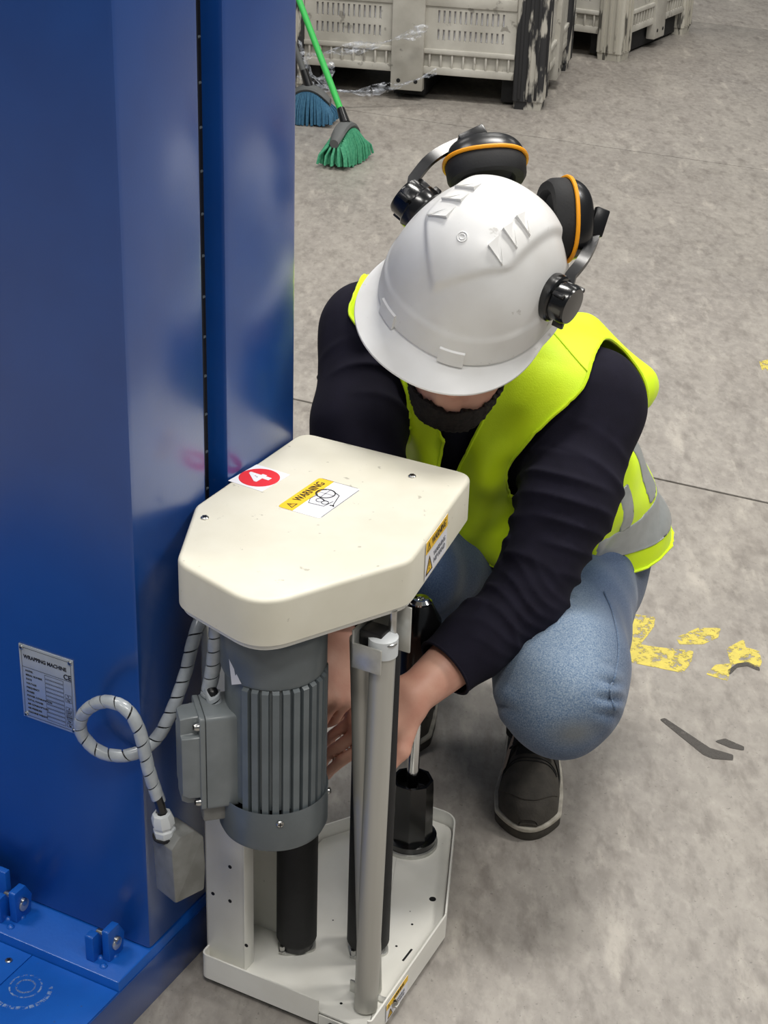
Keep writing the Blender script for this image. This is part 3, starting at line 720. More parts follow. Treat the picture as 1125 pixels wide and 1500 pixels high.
bb = MB(); bb.lathe([(.012, .325), (.033, .33), (.0335, .41), (.031, .43), (.018, .455), (.016, .458)], 36, TM); bb.build('mandrel_cone', 'black_gloss', cg, MACH)
bb = MB(); bb.lathe([(.0165, .456), (.0165, .460), (.012, .464), (.006, .463), (.005, .460)], 20, TM); bb.build('mandrel_bolt', 'chrome', cg, MACH)
# motor
ma = (.156, .064); MT = Matrix.Translation((ma[0], ma[1], 0))
bb = MB(); bb.lathe([(.056, .652), (.062, .648), (.062, .636), (.05, .633)], 48, MT); bb.build('motor_flange', 'black_plastic', cg, MACH)
bb = MB(); bb.lathe([(.05, .640), (.052, .634), (.064, .622), (.0655, .618), (.0655, .568), (.0635, .562), (.060, .560), (.060, .385), (.05, .383)], 56, MT)
mo = bb.build('motor_housing', 'motor_grey', cg, MACH)
fin = MB(); fin.add([(.058, -.0046, .372), (.058, .0046, .372), (.0668, .0040, .372), (.0668, -.0040, .372), (.058, -.0046, .5640), (.058, .0046, .5640), (.0668, .0040, .5575), (.0668, -.0040, .5575)],
                    [(0, 1, 2, 3), (7, 6, 5, 4), (0, 4, 5, 1), (1, 5, 6, 2), (2, 6, 7, 3), (3, 7, 4, 0)])
f0 = None
for k in range(32):
    th = 2 * pi * k / 32
    if radians(188) < th < radians(262): continue                      # the terminal box sits here
    if f0 is None: f0 = fin.build('cooling_fin', 'motor_grey', mo, frame(W(.165, .27, 0), A1, A2), False); o = f0
    else: o = share(f0, 'cooling_fin', ID, mo)
    o.matrix_basis = Matrix.Translation((ma[0] - .165, ma[1] - .27, 0)) @ Matrix.Rotation(th, 4, 'Z')
# fan cowl: open ring with a floor
bb = MB(); bb.lathe([(.0672, .384), (.0695, .386), (.0695, .335), (.066, .327), (.05, .324)], 56, MT, False, True); bb.lathe([(.0672, .384), (.0672, .330), (.03, .328)], 56, MT, False, True)
cw = bb.build('fan_cowl', 'motor_grey', cg, MACH)
for th in (radians(-52), radians(30), radians(185)):
    v = np.array([cos(th), sin(th), 0]); screw(cw, np.array([ma[0], ma[1], .372]) + v * .0695, v, .0048, .003, MACH)
bb = MB(); th = radians(-100); bb.add([(.0662 * cos(radians(a_)), .0662 * sin(radians(a_)), z) for a_, z in ((-112, .592), (-94, .566), (-108, .558))], [(0, 1, 2)], MT); bb.build('sticker_scrap', 'sticker_white', mo, MACH, False)
# terminal box: sticks out to the left of the motor
nb = np.array([-.96, -.28, 0]); nb = nrm(nb); tb = np.array([-nb[1], nb[0], 0])
mw = W(ma[0], ma[1], 0)
BX = frame(mw + nb * .05 + np.array([0, 0, .445]), tb, (0, 0, 1), nb)     # x sideways, y up, z outwards
tw = .030
bb = MB(); bb.prism(rpoly([(-tw, -.068), (tw, -.068), (tw, .068), (-tw, .068)], .007, 4), 0, .040, .002, BX); tbx = bb.build('terminal_box_base', 'box_grey', cg)
bb = MB(); bb.prism(rpoly([(-tw, -.068), (tw, -.068), (tw, .068), (-tw, .068)], .007, 4), .0405, .0475, .0015, BX)
oc = [(-tw + .003, -.050), (-tw + .013, -.050), (-tw + .013, -.064), (tw - .013, -.064), (tw - .013, -.050), (tw - .003, -.050), (tw - .003, .040), (tw - .013, .040), (tw - .013, .064), (-tw + .013, .064), (-tw + .013, .040), (-tw + .003, .040)]
oc = rpoly(oc, .003, 3); sh = [(x * .86, y * .94) for x, y in oc]
bb.rings([[(x, y, .0475) for x, y in oc], [(x * .98, y * .985, .062) for x, y in oc], [(x, y, .069) for x, y in sh]], M=BX); tl = bb.build('terminal_box_lid', 'box_grey', cg, angle=28)
for sx in (-1, 1):
    for y in (-.058, .053):
        p = BX @ Vector((sx * (tw - .007), y, .0475)); screw(tl, p, nb, .0052, .006)
# plug hood hanging below the terminal box
nh = nrm(np.array([-.74, -.67, 0])); th_ = np.array([-nh[1], nh[0], 0])
hc = atplane(264, 1258, mw + nb * .085, np.array([0, 1, 0])); HD = frame(hc, nrm(th_ + .06 * np.array([0, 0, 1])), nrm(np.array([0, 0, 1]) - .06 * th_), nh)
yz = rpoly([(-.026, .036), (-.026, -.046), (.020, -.046), (.024, -.012), (.024, .034), (.010, .050), (-.012, .050)], .004, 3)
HX = HD @ frame((0, 0, 0), (0, 0, -1), (0, 1, 0), (1, 0, 0))
bb = MB(); bb.prism([(x, y) for x, y in yz], -.022, .022, .003, HX); hd = bb.build('plug_hood', 'hood_grey', cg)
gp = np.array(hc) + nh * .016 - th_ * .008 + np.array([0, 0, .042]); gax = nrm(np.array([-.10, -.06, 1]))
bb = MB(); bb.lathe([(.0145, 0), (.0145, .010), (.0125, .012), (.0125, .016), (.0145, .017), (.0145, .027), (.012, .034), (.008, .036), (.0075, .034)], 8, zframe(gp, gax)); gl = bb.build('cable_gland', 'white_plastic', hd, ID, angle=40)
bb = MB(); bb.lathe([(.0165, -.002), (.0165, .001)], 24, zframe(gp, gax)); bb.build('gland_seal', 'black_rubber', gl)
bb = MB(); lp = BX @ Vector((tw * .2, -.068, .02))
bb.box(-.006, .006, -.05, .0, -.003, .002, .0008, BX @ Matrix.Translation((-tw + .004, -.068, .016))); bb.box(-.006, .006, -.062, -.022, -.010, -.006, .0008, BX @ Matrix.Translation((-tw + .004, -.068, .016)))
lt = bb.build('plug_latch', 'brass', cg); bb = MB(); bb.cyl(BX @ Vector((-tw - .006, -.098, .012)), BX @ Vector((-tw + .014, -.098, .012)), .007, seg=16, bev=.001); bb.build('latch_pivot', 'steel', lt)
bb = MB(); bb.tube([BX @ Vector((-tw - .004, -.088 - .03 * sin(t_), .012 - .016 * cos(t_))) for t_ in np.linspace(0, pi, 12)], .0016, 8); bb.build('latch_wire', 'steel', lt)
bb = MB(); bb.box(-.020, .020, -.092, -.066, .008, .044, .003, BX); bb.build('plug_socket', 'hood_grey', cg)

# ------------------------------------------------------------------ spiral-wrapped cables
def cable(name, pts, r, label, pitch=.021, dark_end=0):
    P = spline(pts, 14); n = len(P); base = P[0].copy(); base[2] = min(p[2] for p in P)
    t = thing(name, label, 'cable', Matrix.Translation(base))
    bb = MB(); bb.tube(P, r * .78, 14); bb.build('cable_core', 'black_plastic', t)
    # helical ribbon
    L_ = [0.]
    for i in range(1, n): L_.append(L_[-1] + np.linalg.norm(P[i] - P[i - 1]))
    fr = []; x = np.array([0, 0, 1.]); T0 = nrm(P[1] - P[0]); x = nrm(x - T0 * (x @ T0)) if abs(T0[2]) < .95 else nrm(np.array([1., 0, 0]) - T0 * T0[0])
    for i in range(n):
        T_ = nrm(P[min(i + 1, n - 1)] - P[max(i - 1, 0)]); x = nrm(x - T_ * (x @ T_)); fr.append((P[i], x, np.cross(T_, x), T_))
    def at(l):
        l = max(0, min(L_[-1], l)); j = int(np.searchsorted(L_, l)); j = max(1, min(n - 1, j)); u = (l - L_[j - 1]) / (L_[j] - L_[j - 1] + 1e-9)
        a_, c_ = fr[j - 1], fr[j]; return [a_[k] * (1 - u) + c_[k] * u for k in range(4)]
    tot = L_[-1] - dark_end; turns = tot / pitch; st = int(turns * 16); w = pitch * .90; rr = []
    for k in range(st + 1):
        l = k / 16 * pitch; ph = 2 * pi * k / 16; q = []
        for dl, dr in ((-w / 2, 0), (-w / 4, .0004), (w / 4, .0004), (w / 2, 0), (w / 2, -.0012), (-w / 2, -.0012)):
            p, x_, y_, _ = at(min(max(l + dl, 0), tot)); e = nrm(x_ * cos(ph) + y_ * sin(ph)); q.append(tuple(p + e * (r + dr)))
        rr.append(q)
    bb = MB(); bb.rings(rr); bb.build('spiral_wrap', 'wrap_plastic', t, angle=50)
    return t
pl = lambda x, y, b_: atplane(x, y, W(0, b_, 0), A2)
gtop = gp + gax * .034
CA = pl(204, 1070, -.040); CB = CA * .45 + (gtop + gax * .012) * .55 + np.array([-.002, -.004, .006])
cable('spiral_cable', [W(.03, .15, .645), pl(287, 925, .075), pl(272, 985, .055), pl(250, 1045, .030), pl(226, 1085, .010), pl(190, 1106, -.012), pl(148, 1102, -.022), pl(120, 1075, -.028), pl(122, 1046, -.034), pl(150, 1028, -.040), pl(183, 1037, -.042), pl(204, 1070, -.040), CB, gtop + gax * .012, gtop - gax * .01], .0082,
      'looping cable in translucent spiral wrap plugged into the grey hood', dark_end=.03)
tbt = np.array(BX @ Vector((-.005, .066, .022)))
cable('spiral_cable', [pl(318, 915, .028), pl(315, 950, .028), pl(311, 985, .028), pl(304, 1020, .026), tbt + np.array([-.004, .006, .012]), tbt - np.array([0, 0, .012]), tbt - np.array([0, 0, .03])], .0092, 'short spiral-wrapped cable running down the cream post into the motor terminal box', .02)

# ------------------------------------------------------------------ plastic pallet boxes
def crate(name, label, corner, ex, w, d, h, pm='crate_post'):
    """corner: front right corner on the floor; ex points from there to the left along the front"""
    ex = nrm(ex); ey = np.array([ex[1], -ex[0], 0]); ey = ey if ey[1] > 0 else -ey
    fr = frame(corner, -ex, ey)                       # x runs to the right: the box spans x -w..0, y 0..d
    t = thing(name, label, 'crate', frame(np.array(corner) - (-ex) * w / 2 + ey * d / 2, -ex, ey), 'pallet boxes standing behind the worker')
    pw = .155
    def post(x0, y0):
        bq = MB(); o = rpoly([(x0, y0), (x0 + pw, y0), (x0 + pw, y0 + pw), (x0, y0 + pw)], .03, 5); ins = inset(o, .012)
        bq.rings([[(x, y, .0) for x, y in inset(o, .02)], [(x, y, .035) for x, y in inset(o, .016)], [(x, y, .036) for x, y in ins], [(x, y, h) for x, y in ins]])
        p = bq.build('corner_post', pm, t, fr)
        for k in range(3):
            for side in (0, 1):
                bq = MB(); q = .035 + k * .035
                if side == 0:
                    yy = y0 + .012 - .008 if y0 < d / 2 else y0 + pw - .012 - .002; bq.box(x0 + q, x0 + q + .012, yy, yy + .010, .045, h - .01, .002)
                else:
                    xx = x0 + pw - .012 - .002 if x0 > -w / 2 else x0 + .012 - .008; bq.box(xx, xx + .010, y0 + q, y0 + q + .012, .045, h - .01, .002)
                bq.build('post_rib', pm, p, fr)
    for x0 in (-w, -pw):
        for y0 in (0, d - pw): post(x0, y0)
    def wall(M, L_):
        """one slotted wall of length L_ in its own frame: x along, y inwards"""
        M = fr @ M; n = 2; mid = .14
        bq = MB(); bq.box(0, L_, .022, .05, .40, .445, .003, M); bq.box(0, L_, .022, .05, h - .06, h, .003, M); bq.box(0, L_, .020, .05, .118, .150, .003, M); bq.box(0, L_, .016, .05, .205, .225, .003, M)
        bq.box(0, L_, .034, .040, .148, .207, .0, M)
        bq.build('wall_rail', 'crate_grey', t)
        bq = MB(); bq.box(L_ / 2 - mid / 2, L_ / 2 + mid / 2, .006, .05, .045, h - .02, .004, M); mp_ = bq.build('middle_post', 'crate_grey', t)
        for dx in (-.035, .04):
            bq = MB(); bq.lathe([(.009, 0), (.009, .001)], 12, M @ frame((L_ / 2 + dx, .0055, .085), (1, 0, 0), (0, 0, 1), (0, -1, 0))); bq.build('hole', 'slot_black', mp_)
        for x0, x1 in ((0, L_ / 2 - mid / 2), (L_ / 2 + mid / 2, L_)):
            bq = MB(); ww = x1 - x0; k = int(ww / .029)
            for (z0, z1) in ((.262, .306), (.332, .385), (.48, .53), (.56, .61)):
                m_ = .045
                for i in range(k + 1):
                    a_ = x0 + m_ + (ww - 2 * m_) * (i - .31) / k if i else x0; c_ = x0 + m_ + (ww - 2 * m_) * (i + .31) / k if i < k else x1
                    bq.box(a_, c_, .028, .042, z0, z1, 0, M)
            for z0, z1 in ((.224, .2625), (.3055, .3325), (.3845, .401), (.444, .4805), (.5295, .5605), (.6095, h - .059)): bq.box(x0, x1, .028, .042, z0, z1, 0, M)
            bq.build('slotted_panel', 'crate_grey', t, smooth=False)
            bq = MB(); bq.box(x0, x1, .0425, .046, .226, h - .05, 0, M); bq.build('slot_brightener', 'sticker_white', t, smooth=False)  # pale sheet added behind the slots so they look brighter
            for i in range(8):
                bq = MB(); xx = x0 + ww * (i + .5) / 8; bq.box(xx - .004, xx + .004, .020, .035, .149, .206, .001, M); bq.build('stiffening_rib', 'crate_grey', t)
    wall(frame((-w + pw - .012, 0, 0)), w - 2 * pw + .024)
    wall(frame((0, pw - .012, 0), (0, 1, 0), (-1, 0, 0)), d - 2 * pw + .024)
    wall(frame((-w, d - pw + .012, 0), (0, -1, 0), (1, 0, 0)), d - 2 * pw + .024)
    wall(frame((-pw + .012, d, 0), (-1, 0, 0), (0, -1, 0)), w - 2 * pw + .024)
    bq = MB(); bq.box(-w + .05, -.05, .05, d - .05, .12, .135, .001); bq.build('bottom', 'crate_grey', t, fr)
    for xx in (-w + .06, -w / 2 - .07, -.2):
        bq = MB(); bq.box(xx, xx + .14, .08, d - .08, .012, .12, .004); bq.build('runner', 'black_rubber', t, fr)
    return t, fr
ct, cfr = crate('pallet_box', 'grey slotted plastic pallet box with black scuffed corner posts behind the green broom', atz(797, 165, 0), (-.977, .205, 0), 1.2, 1.0, .76)
crate('pallet_box', 'second grey pallet box standing farther back beside the scuffed one', atz(910, 93, 0), (-.88, .48, 0), 1.2, 1.0, .76, 'crate_post_pale')

# loose stretch film hanging off the box
def strand(pts, wid, seed):
    rs = random.Random(seed); P = spline(pts, 10); n = len(P); rr = []
    c = P[0].copy(); t = None
    for i in range(n):
        q = []
        for j in range(7):
            u = j / 6 - .5; tw = u * wid * (.6 + .5 * sin(i * .35 + seed))
            q.append((P[i][0] + rs.uniform(-.004, .004), P[i][1] + rs.uniform(-.008, .008) + .012 * sin(j * 2.2 + i * .5), P[i][2] + tw + rs.uniform(-.003, .003)))
        rr.append(q)
    bq = MB(); bq.rings(rr, False, False, False); return bq, P[0]
for nm, pts, wid, lab in (('stretch_film', [(440, 86, 7.12), (480, 76, 7.18), (540, 68, 7.22), (590, 54, 7.2), (626, 42, 7.2)], .05, 'crinkled clear stretch film strand slanting across the slotted box wall'),
                          ('stretch_film', [(436, 112, 7.0), (470, 128, 7.05), (520, 134, 7.08), (580, 126, 7.12), (640, 106, 7.16)], .045, 'crinkled clear stretch film sagging below the bottom edge of the box'),
                          ('stretch_film', [(437, 60, 7.16), (450, 100, 7.14), (470, 118, 7.12), (490, 100, 7.12)], .09, 'crinkled clear stretch film bunched round the black box corner')):
    bq, p0 = strand([atY(x, y, Y) for x, y, Y in pts], wid, len(lab)); p0 = np.array(p0)
    o = bq.build(nm, 'film_clear', None, ID, True, 0); me = o.data; me.transform(Matrix.Translation(-Vector(p0))); o.location = p0; tag(o, lab, 'plastic film')

# ------------------------------------------------------------------ brooms
def broom(label, base, across, top, mh, mbr, width=.24, seed=1):
    rs = random.Random(seed); across = nrm(across); lean = nrm(np.array(top) - np.array(base)); nn = nrm(np.cross(across, (0, 0, 1)))
    t = thing('broom', label, 'broom', frame(base, across, np.cross((0, 0, 1), across)))
    bq = MB()
    for i in range(26):
        for j in range(5):
            u = (i / 25 - .5); v = (j / 4 - .5)
            p0 = np.array(base) + across * u * width * .92 + nn * v * .05 + np.array([0, 0, .13 - .05 * (2 * u) ** 2])
            p1 = np.array(base) + across * (u * width * 1.25 + rs.uniform(-.006, .006)) + nn * (v * .11 + rs.uniform(-.006, .006)) + np.array([0, 0, rs.uniform(0, .008) + .012 * (2 * u) ** 2])
            m_ = (p0 + p1) / 2 + nn * v * .02 + across * u * .02
            bq.tube([p0, m_, p1], [.004, .005, .0052], 5)
    bq.build('bristles', mbr, t, kind='stuff')
    bq = MB(); rr = []
    for i in range(13):
        u = i / 12 - .5; c = np.array(base) + across * u * width + np.array([0, 0, .14 - .05 * (2 * u) ** 2]); a_ = .028 * (1 - (2 * u) ** 4 * .35); hh = .016
        rr.append([tuple(c + nn * a_ * cos(k * pi / 5) + np.array([0, 0, hh * sin(k * pi / 5)])) for k in range(10)])
    bq.rings(rr); hd_ = bq.build('broom_head', 'broom_grey', t)
    hb = np.array(base) + np.array([0, 0, .145])
    bq = MB(); bq.cyl(hb, hb + lean * .07, .019, .015, 16); bq.build('socket', 'black_plastic', hd_)
    bq = MB(); bq.tube([hb + lean * .03, hb + (np.array(top) - hb) * .5, top], .0125, 14); bq.build('handle', mh, t)
gb = atz(505, 238, 0)
g1 = atY(438, 0, 6.78); gd = (g1 - (gb + np.array([0, 0, .145])))
broom('green broom with fanned bristles leaning towards the pallet box', gb, (.40, .92, 0), gb + np.array([0, 0, .145]) + gd * 1.62, 'green_handle', 'green_bristle', .19, 3)
bb_ = atz(452, 180, 0)
broom('blue bristled broom head behind the blue machine mast', bb_, (.97, -.2, 0), bb_ + np.array([-.42, .30, 1.15]), 'broom_grey', 'blue_bristle', .18, 8)

# ------------------------------------------------------------------ crouching worker
# head frame: L to his left, F the way he looks, U crown
def cam_v(x, y, z): return nrm(RT * x + UP * y - fw * z)
HL = cam_v(.77, -.565, .277)
HF = cam_v(-.621, -.611, .48); HF = nrm(HF - HL * (HF @ HL)); HU = np.cross(HF, HL)
HO = atY(695, 403, 2.17)
HEAD = frame(HO, HL, HF, HU)
def hp(l, f, u): return HO + HL * l + HF * f + HU * u
HO_HAT, HL_HAT, HF_HAT, HU_HAT = HO.copy(), HL.copy(), HF.copy(), HU.copy()
HF = nrm(HF * cos(.48) + HL * sin(.48)); HL = nrm(np.cross(HF, HU)); HF, HU = nrm(HF * cos(.26) + HU * sin(.26)), nrm(HU * cos(.26) - HF * sin(.26))
HO = HO - HU_HAT * .050 + HL_HAT * .008 + HF_HAT * .006                       # the head itself sits a little lower than the hat's mid axis
J = dict(Lsh=atY(872, 592, 2.315), Rsh=atY(538, 486, 2.375), Lel=atY(770, 878, 2.13), Lwr=atY(606, 1018, 1.995),
         Rel=atY(540, 775, 2.16), Rwr=atY(503, 938, 2.015))
J['neck'] = np.array([.172, 2.43, .80]); CH = np.array([.150, 2.385, .665]); BE = np.array([.205, 2.47, .50]); PE = np.array([.255, 2.545, .335])
J['Lhip'] = np.array([.325, 2.50, .315]); J['Rhip'] = np.array([.165, 2.53, .32])
J['Lkn'] = np.array([.260, 2.06, .350]); J['Lan'] = np.array([.262, 2.37, .115])
J['Rkn'] = np.array([.035, 2.245, .43]); J['Ran'] = np.array([.065, 2.53, .115])
SL = nrm(J['Lsh'] - J['Rsh']); SU = nrm(J['neck'] - PE); SF = nrm(np.cross(SL, SU)); SU = np.cross(SF, SL)
ps = thing('person', 'person crouching in yellow safety vest, navy shirt and blue jeans, hands behind the motor', 'person', Matrix.Translation((.2, 2.4, 0)))
def hand(w, d, n, left, curl, thumb, scale=1.):
    """w wrist, d towards the knuckles, n out of the back of the hand"""
    d = nrm(d); n = nrm(n - d * (n @ d)); x = np.cross(d, n) * (-1 if left else 1)      # x points to the thumb side
    palm = []; fing = []
    for i, (off, l0, ls, r) in enumerate(((.030, .090, (.045, .026, .021), .0090), (.010, .093, (.049, .030, .022), .0093), (-.010, .088, (.046, .028, .021), .0088), (-.029, .079, (.036, .021, .019), .0078))):
        kb = w + d * l0 * scale + x * off * .98
        palm.append(cap(w + d * .012 + x * off * .55, kb - n * .002, .0145, .0115, .016))
        p = kb; a_ = 0.
        for j, l_ in enumerate(ls):
            a_ += curl[i][j]; dd = d * cos(a_) - n * sin(a_) + x * off * .9 * (1 - j * .4)
            q = p + nrm(dd) * l_; fing.append(cap(p, q, r * (1 - .07 * j), r * (.93 - .07 * j), .004)); p = q
    tb_ = w + d * .026 + x * .026 - n * .006
    td = nrm(d * thumb[0] + x * thumb[1] - n * thumb[2]); t1 = tb_ + td * .042; t2 = t1 + nrm(td * .8 + d * .5 - x * .25) * .034; t3 = t2 + nrm(td * .5 + d * .8 - x * .5) * .026
    palm.append(cap(tb_ - d * .012 - x * .006, t1, .0155, .0125, .014))
    fing += [cap(t1, t2, .0118, .0105), cap(t2, t3, .0105, .0085)]
    return palm + [group(fing, .007)]
lw, rw = J['Lwr'], J['Rwr']
lhd = nrm(atY(505, 1072, 1.955) - lw); rhd = nrm(atY(486, 1006, 1.955) - rw)
body = [cap(CH - SL * .09, CH + SL * .09, .105, k=.06), cap(J['Rsh'] + SL * .02, J['Lsh'] - SL * .02, .062, k=.06), cap(BE - SL * .05, BE + SL * .05, .092, k=.08),
        cap(PE - np.array([.07, -.01, 0]), PE + np.array([.07, -.01, 0]), .105, k=.08), cap(CH, BE, .095, .092, .06), cap(J['neck'] - SU * .03, hp(0, -.02, -.075), .062, .056, .04),
        cap(J['Lsh'], J['Lel'], .055, .044), cap(J['Rsh'], J['Rel'], .055, .044), cap(J['Lel'], (J['Lel'] * .62 + lw * .38), .043, .043, .02), cap(J['Lel'] * .62 + lw * .38, lw, .043, .029, .02),
        cap(J['Rel'], (J['Rel'] * .6 + rw * .4), .043, .042, .02), cap(J['Rel'] * .6 + rw * .4, rw, .042, .029, .02),
        cap(J['Lhip'], J['Lkn'], .085, .058), cap(J['Lkn'], J['Lan'], .055, .038), cap(J['Rhip'], J['Rkn'], .085, .058), cap(J['Rkn'], J['Ran'], .055, .038),
        cap(J['Lan'] - np.array([0, 0, .035]), J['Lan'] + np.array([-.012, -.14, -.075]), .034, .022), cap(J['Ran'] - np.array([0, 0, .035]), J['Ran'] + np.array([-.012, -.10, -.075]), .034, .022)]
HA = (HL, HF, HU)
head = [ell(hp(0, -.008, .02), HA, (.076, .096, .105), .02), ell(hp(0, .025, -.055), HA, (.062, .068, .085), .04), ell(hp(0, .055, -.118), HA, (.040, .036, .032), .04),
        cap(hp(.045, .0, -.085), hp(.018, .07, -.125), .020, .018, .03), cap(hp(-.045, .0, -.085), hp(-.018, .07, -.125), .020, .018, .03),
        cap(hp(-.03, .078, -.018), hp(.03, .078, -.018), .013, k=.02), cap(hp(0, .088, -.03), hp(0, .110, -.066), .008, .012, .015), cap(hp(-.010, .102, -.070), hp(.010, .102, -.070), .0085, k=.008),
        cap(hp(-.032, .068, -.062), hp(-.040, .055, -.07), .014, k=.025), cap(hp(.032, .068, -.062), hp(.040, .055, -.07), .014, k=.025),
        cap(hp(-.017, .090, -.094), hp(.017, .090, -.094), .0062, k=.01), cap(hp(-.015, .089, -.104), hp(.015, .089, -.104), .0066, k=.008)]
for e in (-1, 1):
    head.append(group([cap(hp(e * .078, -.012, -.035), hp(e * .086, -.022, -.046), .010), cap(hp(e * .086, -.022, -.046), hp(e * .083, -.012, -.080), .010, .007), cap(hp(e * .078, -.004, -.045), hp(e * .079, -.004, -.075), .008)], .008))
eyes_c = [ell(hp(e * .032, .092, -.036), HA, (.016, .014, .010), .008) for e in (-1, 1)]
hands = hand(lw, lhd, nrm(np.array([-.25, -.75, .6])), True, [(.35, .5, .4), (.5, .6, .4), (.65, .7, .4), (.8, .7, .5)], (.6, .75, .25)) + \
        hand(rw, rhd, nrm(np.array([.35, -.9, .25])), False, [(.5, .7, .4), (.6, .8, .5), (.7, .8, .5), (.8, .8, .5)], (.75, .55, .35))
V, F = iso(body + head + hands, .0036, carve=eyes_c, margin=.03)
V = relax(V, F, 1, .4)
npmesh('body', V, F, 'skin', ps)
for e in (-1, 1):
    b_ = MB(); b_.lathe([(.0001 + .0115 * sin(a_), -.0115 * cos(a_)) for a_ in np.linspace(.05, pi - .05, 9)], 14, zframe(hp(e * .032, .078, -.037), HF)); ey_ = b_.build('eye', 'eye_white', ps)
    b_ = MB(); b_.lathe([(.005, 0), (.0048, .0006)], 12, zframe(hp(e * .032, .0893, -.037) , HF)); b_.build('iris', 'hair', ey_)
# beard and hair as offset shells of the head
Hm = np.stack([HL, HF, HU])
def hc_(V): q = (V - HO) @ Hm.T; return q[:, 0], q[:, 1], q[:, 2]
Vh, Fh = iso(head, .0034, level=.006, margin=.03); Vh = relax(Vh, Fh, 1, .4)
def beard_cut(V):
    l, f, u = hc_(V)
    low = u + .104 - .95 * np.clip(.045 - f, 0, .06) - .014 * np.clip(1 - np.abs(np.abs(l) - .012) / .016, 0, 1) * (f > .06)                         # upper edge climbs to the ear
    lips = .011 - np.sqrt(((l) / 2.3) ** 2 + (u + .099) ** 2 + .25 * np.clip(.075 - f, 0, 1) ** 2)
    return np.maximum(np.maximum(low, -.002 - f), np.maximum(lips, -(u + .172)))
Vb, Fb = cutmesh(Vh, Fh, beard_cut); Vb = Vb + vnormals(Vb, Fb) * (.0016 * wob(Vb, 420, 3))[:, None]
npmesh('beard', Vb, Fb, 'beard', ps, thick=.006)
def hair_cut(V):
    l, f, u = hc_(V); return np.maximum(f - .055 + .6 * np.clip(-u, 0, 1), -(u + .075) - np.clip(f, 0, 1) * 1.4 + 0 * l)
Vb, Fb = cutmesh(Vh, Fh, hair_cut); Vb = Vb + vnormals(Vb, Fb) * (.001 * wob(Vb, 300, 5) - .002)[:, None]
npmesh('hair', Vb, Fb, 'hair', ps, thick=.005)

# shirt ---------------------------------------------------------------
Lcuff = atY(655, 976, 2.02); ldir = nrm(lw - J['Lel']); Lc = J['Lel'] + ldir * ((Lcuff - J['Lel']) @ ldir); rdir = nrm(rw - J['Rel']); Rc = J['Rel'] + rdir * (np.linalg.norm(rw - J['Rel']) - .012)
lmid = J['Lsh'] * .5 + J['Lel'] * .5 + np.array([.010, 0, .01]); rmid = J['Rsh'] * .5 + J['Rel'] * .5 + np.array([-.012, 0, .005])
shirt = [cap(CH - SL * .09, CH + SL * .09, .114, k=.06), cap(J['Rsh'] + SL * .01, J['Lsh'] - SL * .01, .072, k=.06), cap(CH, BE, .108, .112, .06), cap(BE - SL * .06, BE + SL * .06, .112, k=.08),
         cap(PE - np.array([.07, -.01, -.03]), PE + np.array([.07, -.01, .03]), .118, k=.08), cap(J['neck'] - SU * .03, hp(0, -.03, -.10), .072, .066, .04),
         cap(J['Lsh'], lmid, .074, .070, .03), cap(lmid, J['Lel'], .070, .056, .03), cap(J['Lel'], J['Lel'] + ldir * .10, .055, .050, .02), cap(J['Lel'] + ldir * .10, Lc + ldir * .03, .050, .045, .02),
         cap(J['Rsh'], rmid, .070, .066, .03), cap(rmid, J['Rel'], .066, .056, .03), cap(J['Rel'], Rc + rdir * .03, .055, .040, .02)]
V, F = iso(shirt, .0040, margin=.03)
def near(V, a, b, r): 
    ba = b - a; h = np.clip(((V - a) @ ba) / (ba @ ba), 0, 1); return np.linalg.norm(V - a - h[:, None] * ba, axis=1) - r
def shirt_cut(V):
    g = np.full(len(V), -.05)
    for c, d, a in ((Lc, ldir, J['Lel']), (Rc, rdir, J['Rel'])):
        g = np.where(near(V, a, c + d * .08, .08) < 0, np.maximum(g, (V - c) @ d), g)
    nd = nrm(hp(0, -.03, -.10) - J['neck']); cpt = J['neck'] + nd * .045
    return np.where(np.linalg.norm(V - cpt, axis=1) < .13, np.maximum(g, (V - cpt) @ nd), g)
V, F = cutmesh(V, F, shirt_cut)
N = vnormals(V, F)
def folds(V, a, b, n, amp, lo, hi, seed, skew):
    """creases running round a limb, strongest between lo and hi of its length"""
    ba = b - a; L_ = np.linalg.norm(ba); d = ba / L_; t = ((V - a) @ d) / L_; q = V - a - np.outer(t * L_, d); r = np.linalg.norm(q, axis=1)
    e1 = nrm(np.cross(d, (0, 1, .3))); e2 = np.cross(d, e1); an = np.arctan2(q @ e2, q @ e1)
    ph = t * n * 2 * pi + skew * np.sin(an + .6) + .9 * np.sin(2 * an + seed) + .8 * np.sin(t * 9 + seed)
    w = np.clip((t - lo) / .15, 0, 1) * np.clip((hi - t) / .12, 0, 1) * np.clip((.12 - r) / .03, 0, 1)
    return amp * w * ((1 - np.abs(np.sin(ph * .5))) ** 1.6 - .25) * np.clip(.45 + .75 * np.sin(an * 1.5 + t * 7 + seed), 0, 1.2)
dsp = folds(V, J['Lsh'], J['Lel'], 9, .0060, .30, 1.15, 1.3, 2.2) + folds(V, J['Lsh'], J['Lel'], 6, .005, .15, 1.0, 3.9, -1.8) + folds(V, J['Rsh'], J['Rel'], 6, .006, .1, 1.1, 4.2, 2.0) + folds(V, J['Lel'], Lc, 2.5, .004, .0, .75, 2.2, .8) + .0016 * wob(V, 38, 9)
ec = surf_path(V, F, [(748, 880), (752, 886), (756, 892)])[-1]; qe = V - ec; de = np.linalg.norm(qe / .075, axis=1)
cr = qe @ nrm(RT * .52 + UP * .85); al = qe @ nrm(RT * .85 - UP * .52)
dsp = dsp + .0050 * np.clip(1.25 - de, 0, 1) * ((1 - np.abs(np.sin(cr * 150 + 1.3 * np.sin(al * 45) + 2.2 * al * cr * 300))) ** 1.5 - .3)
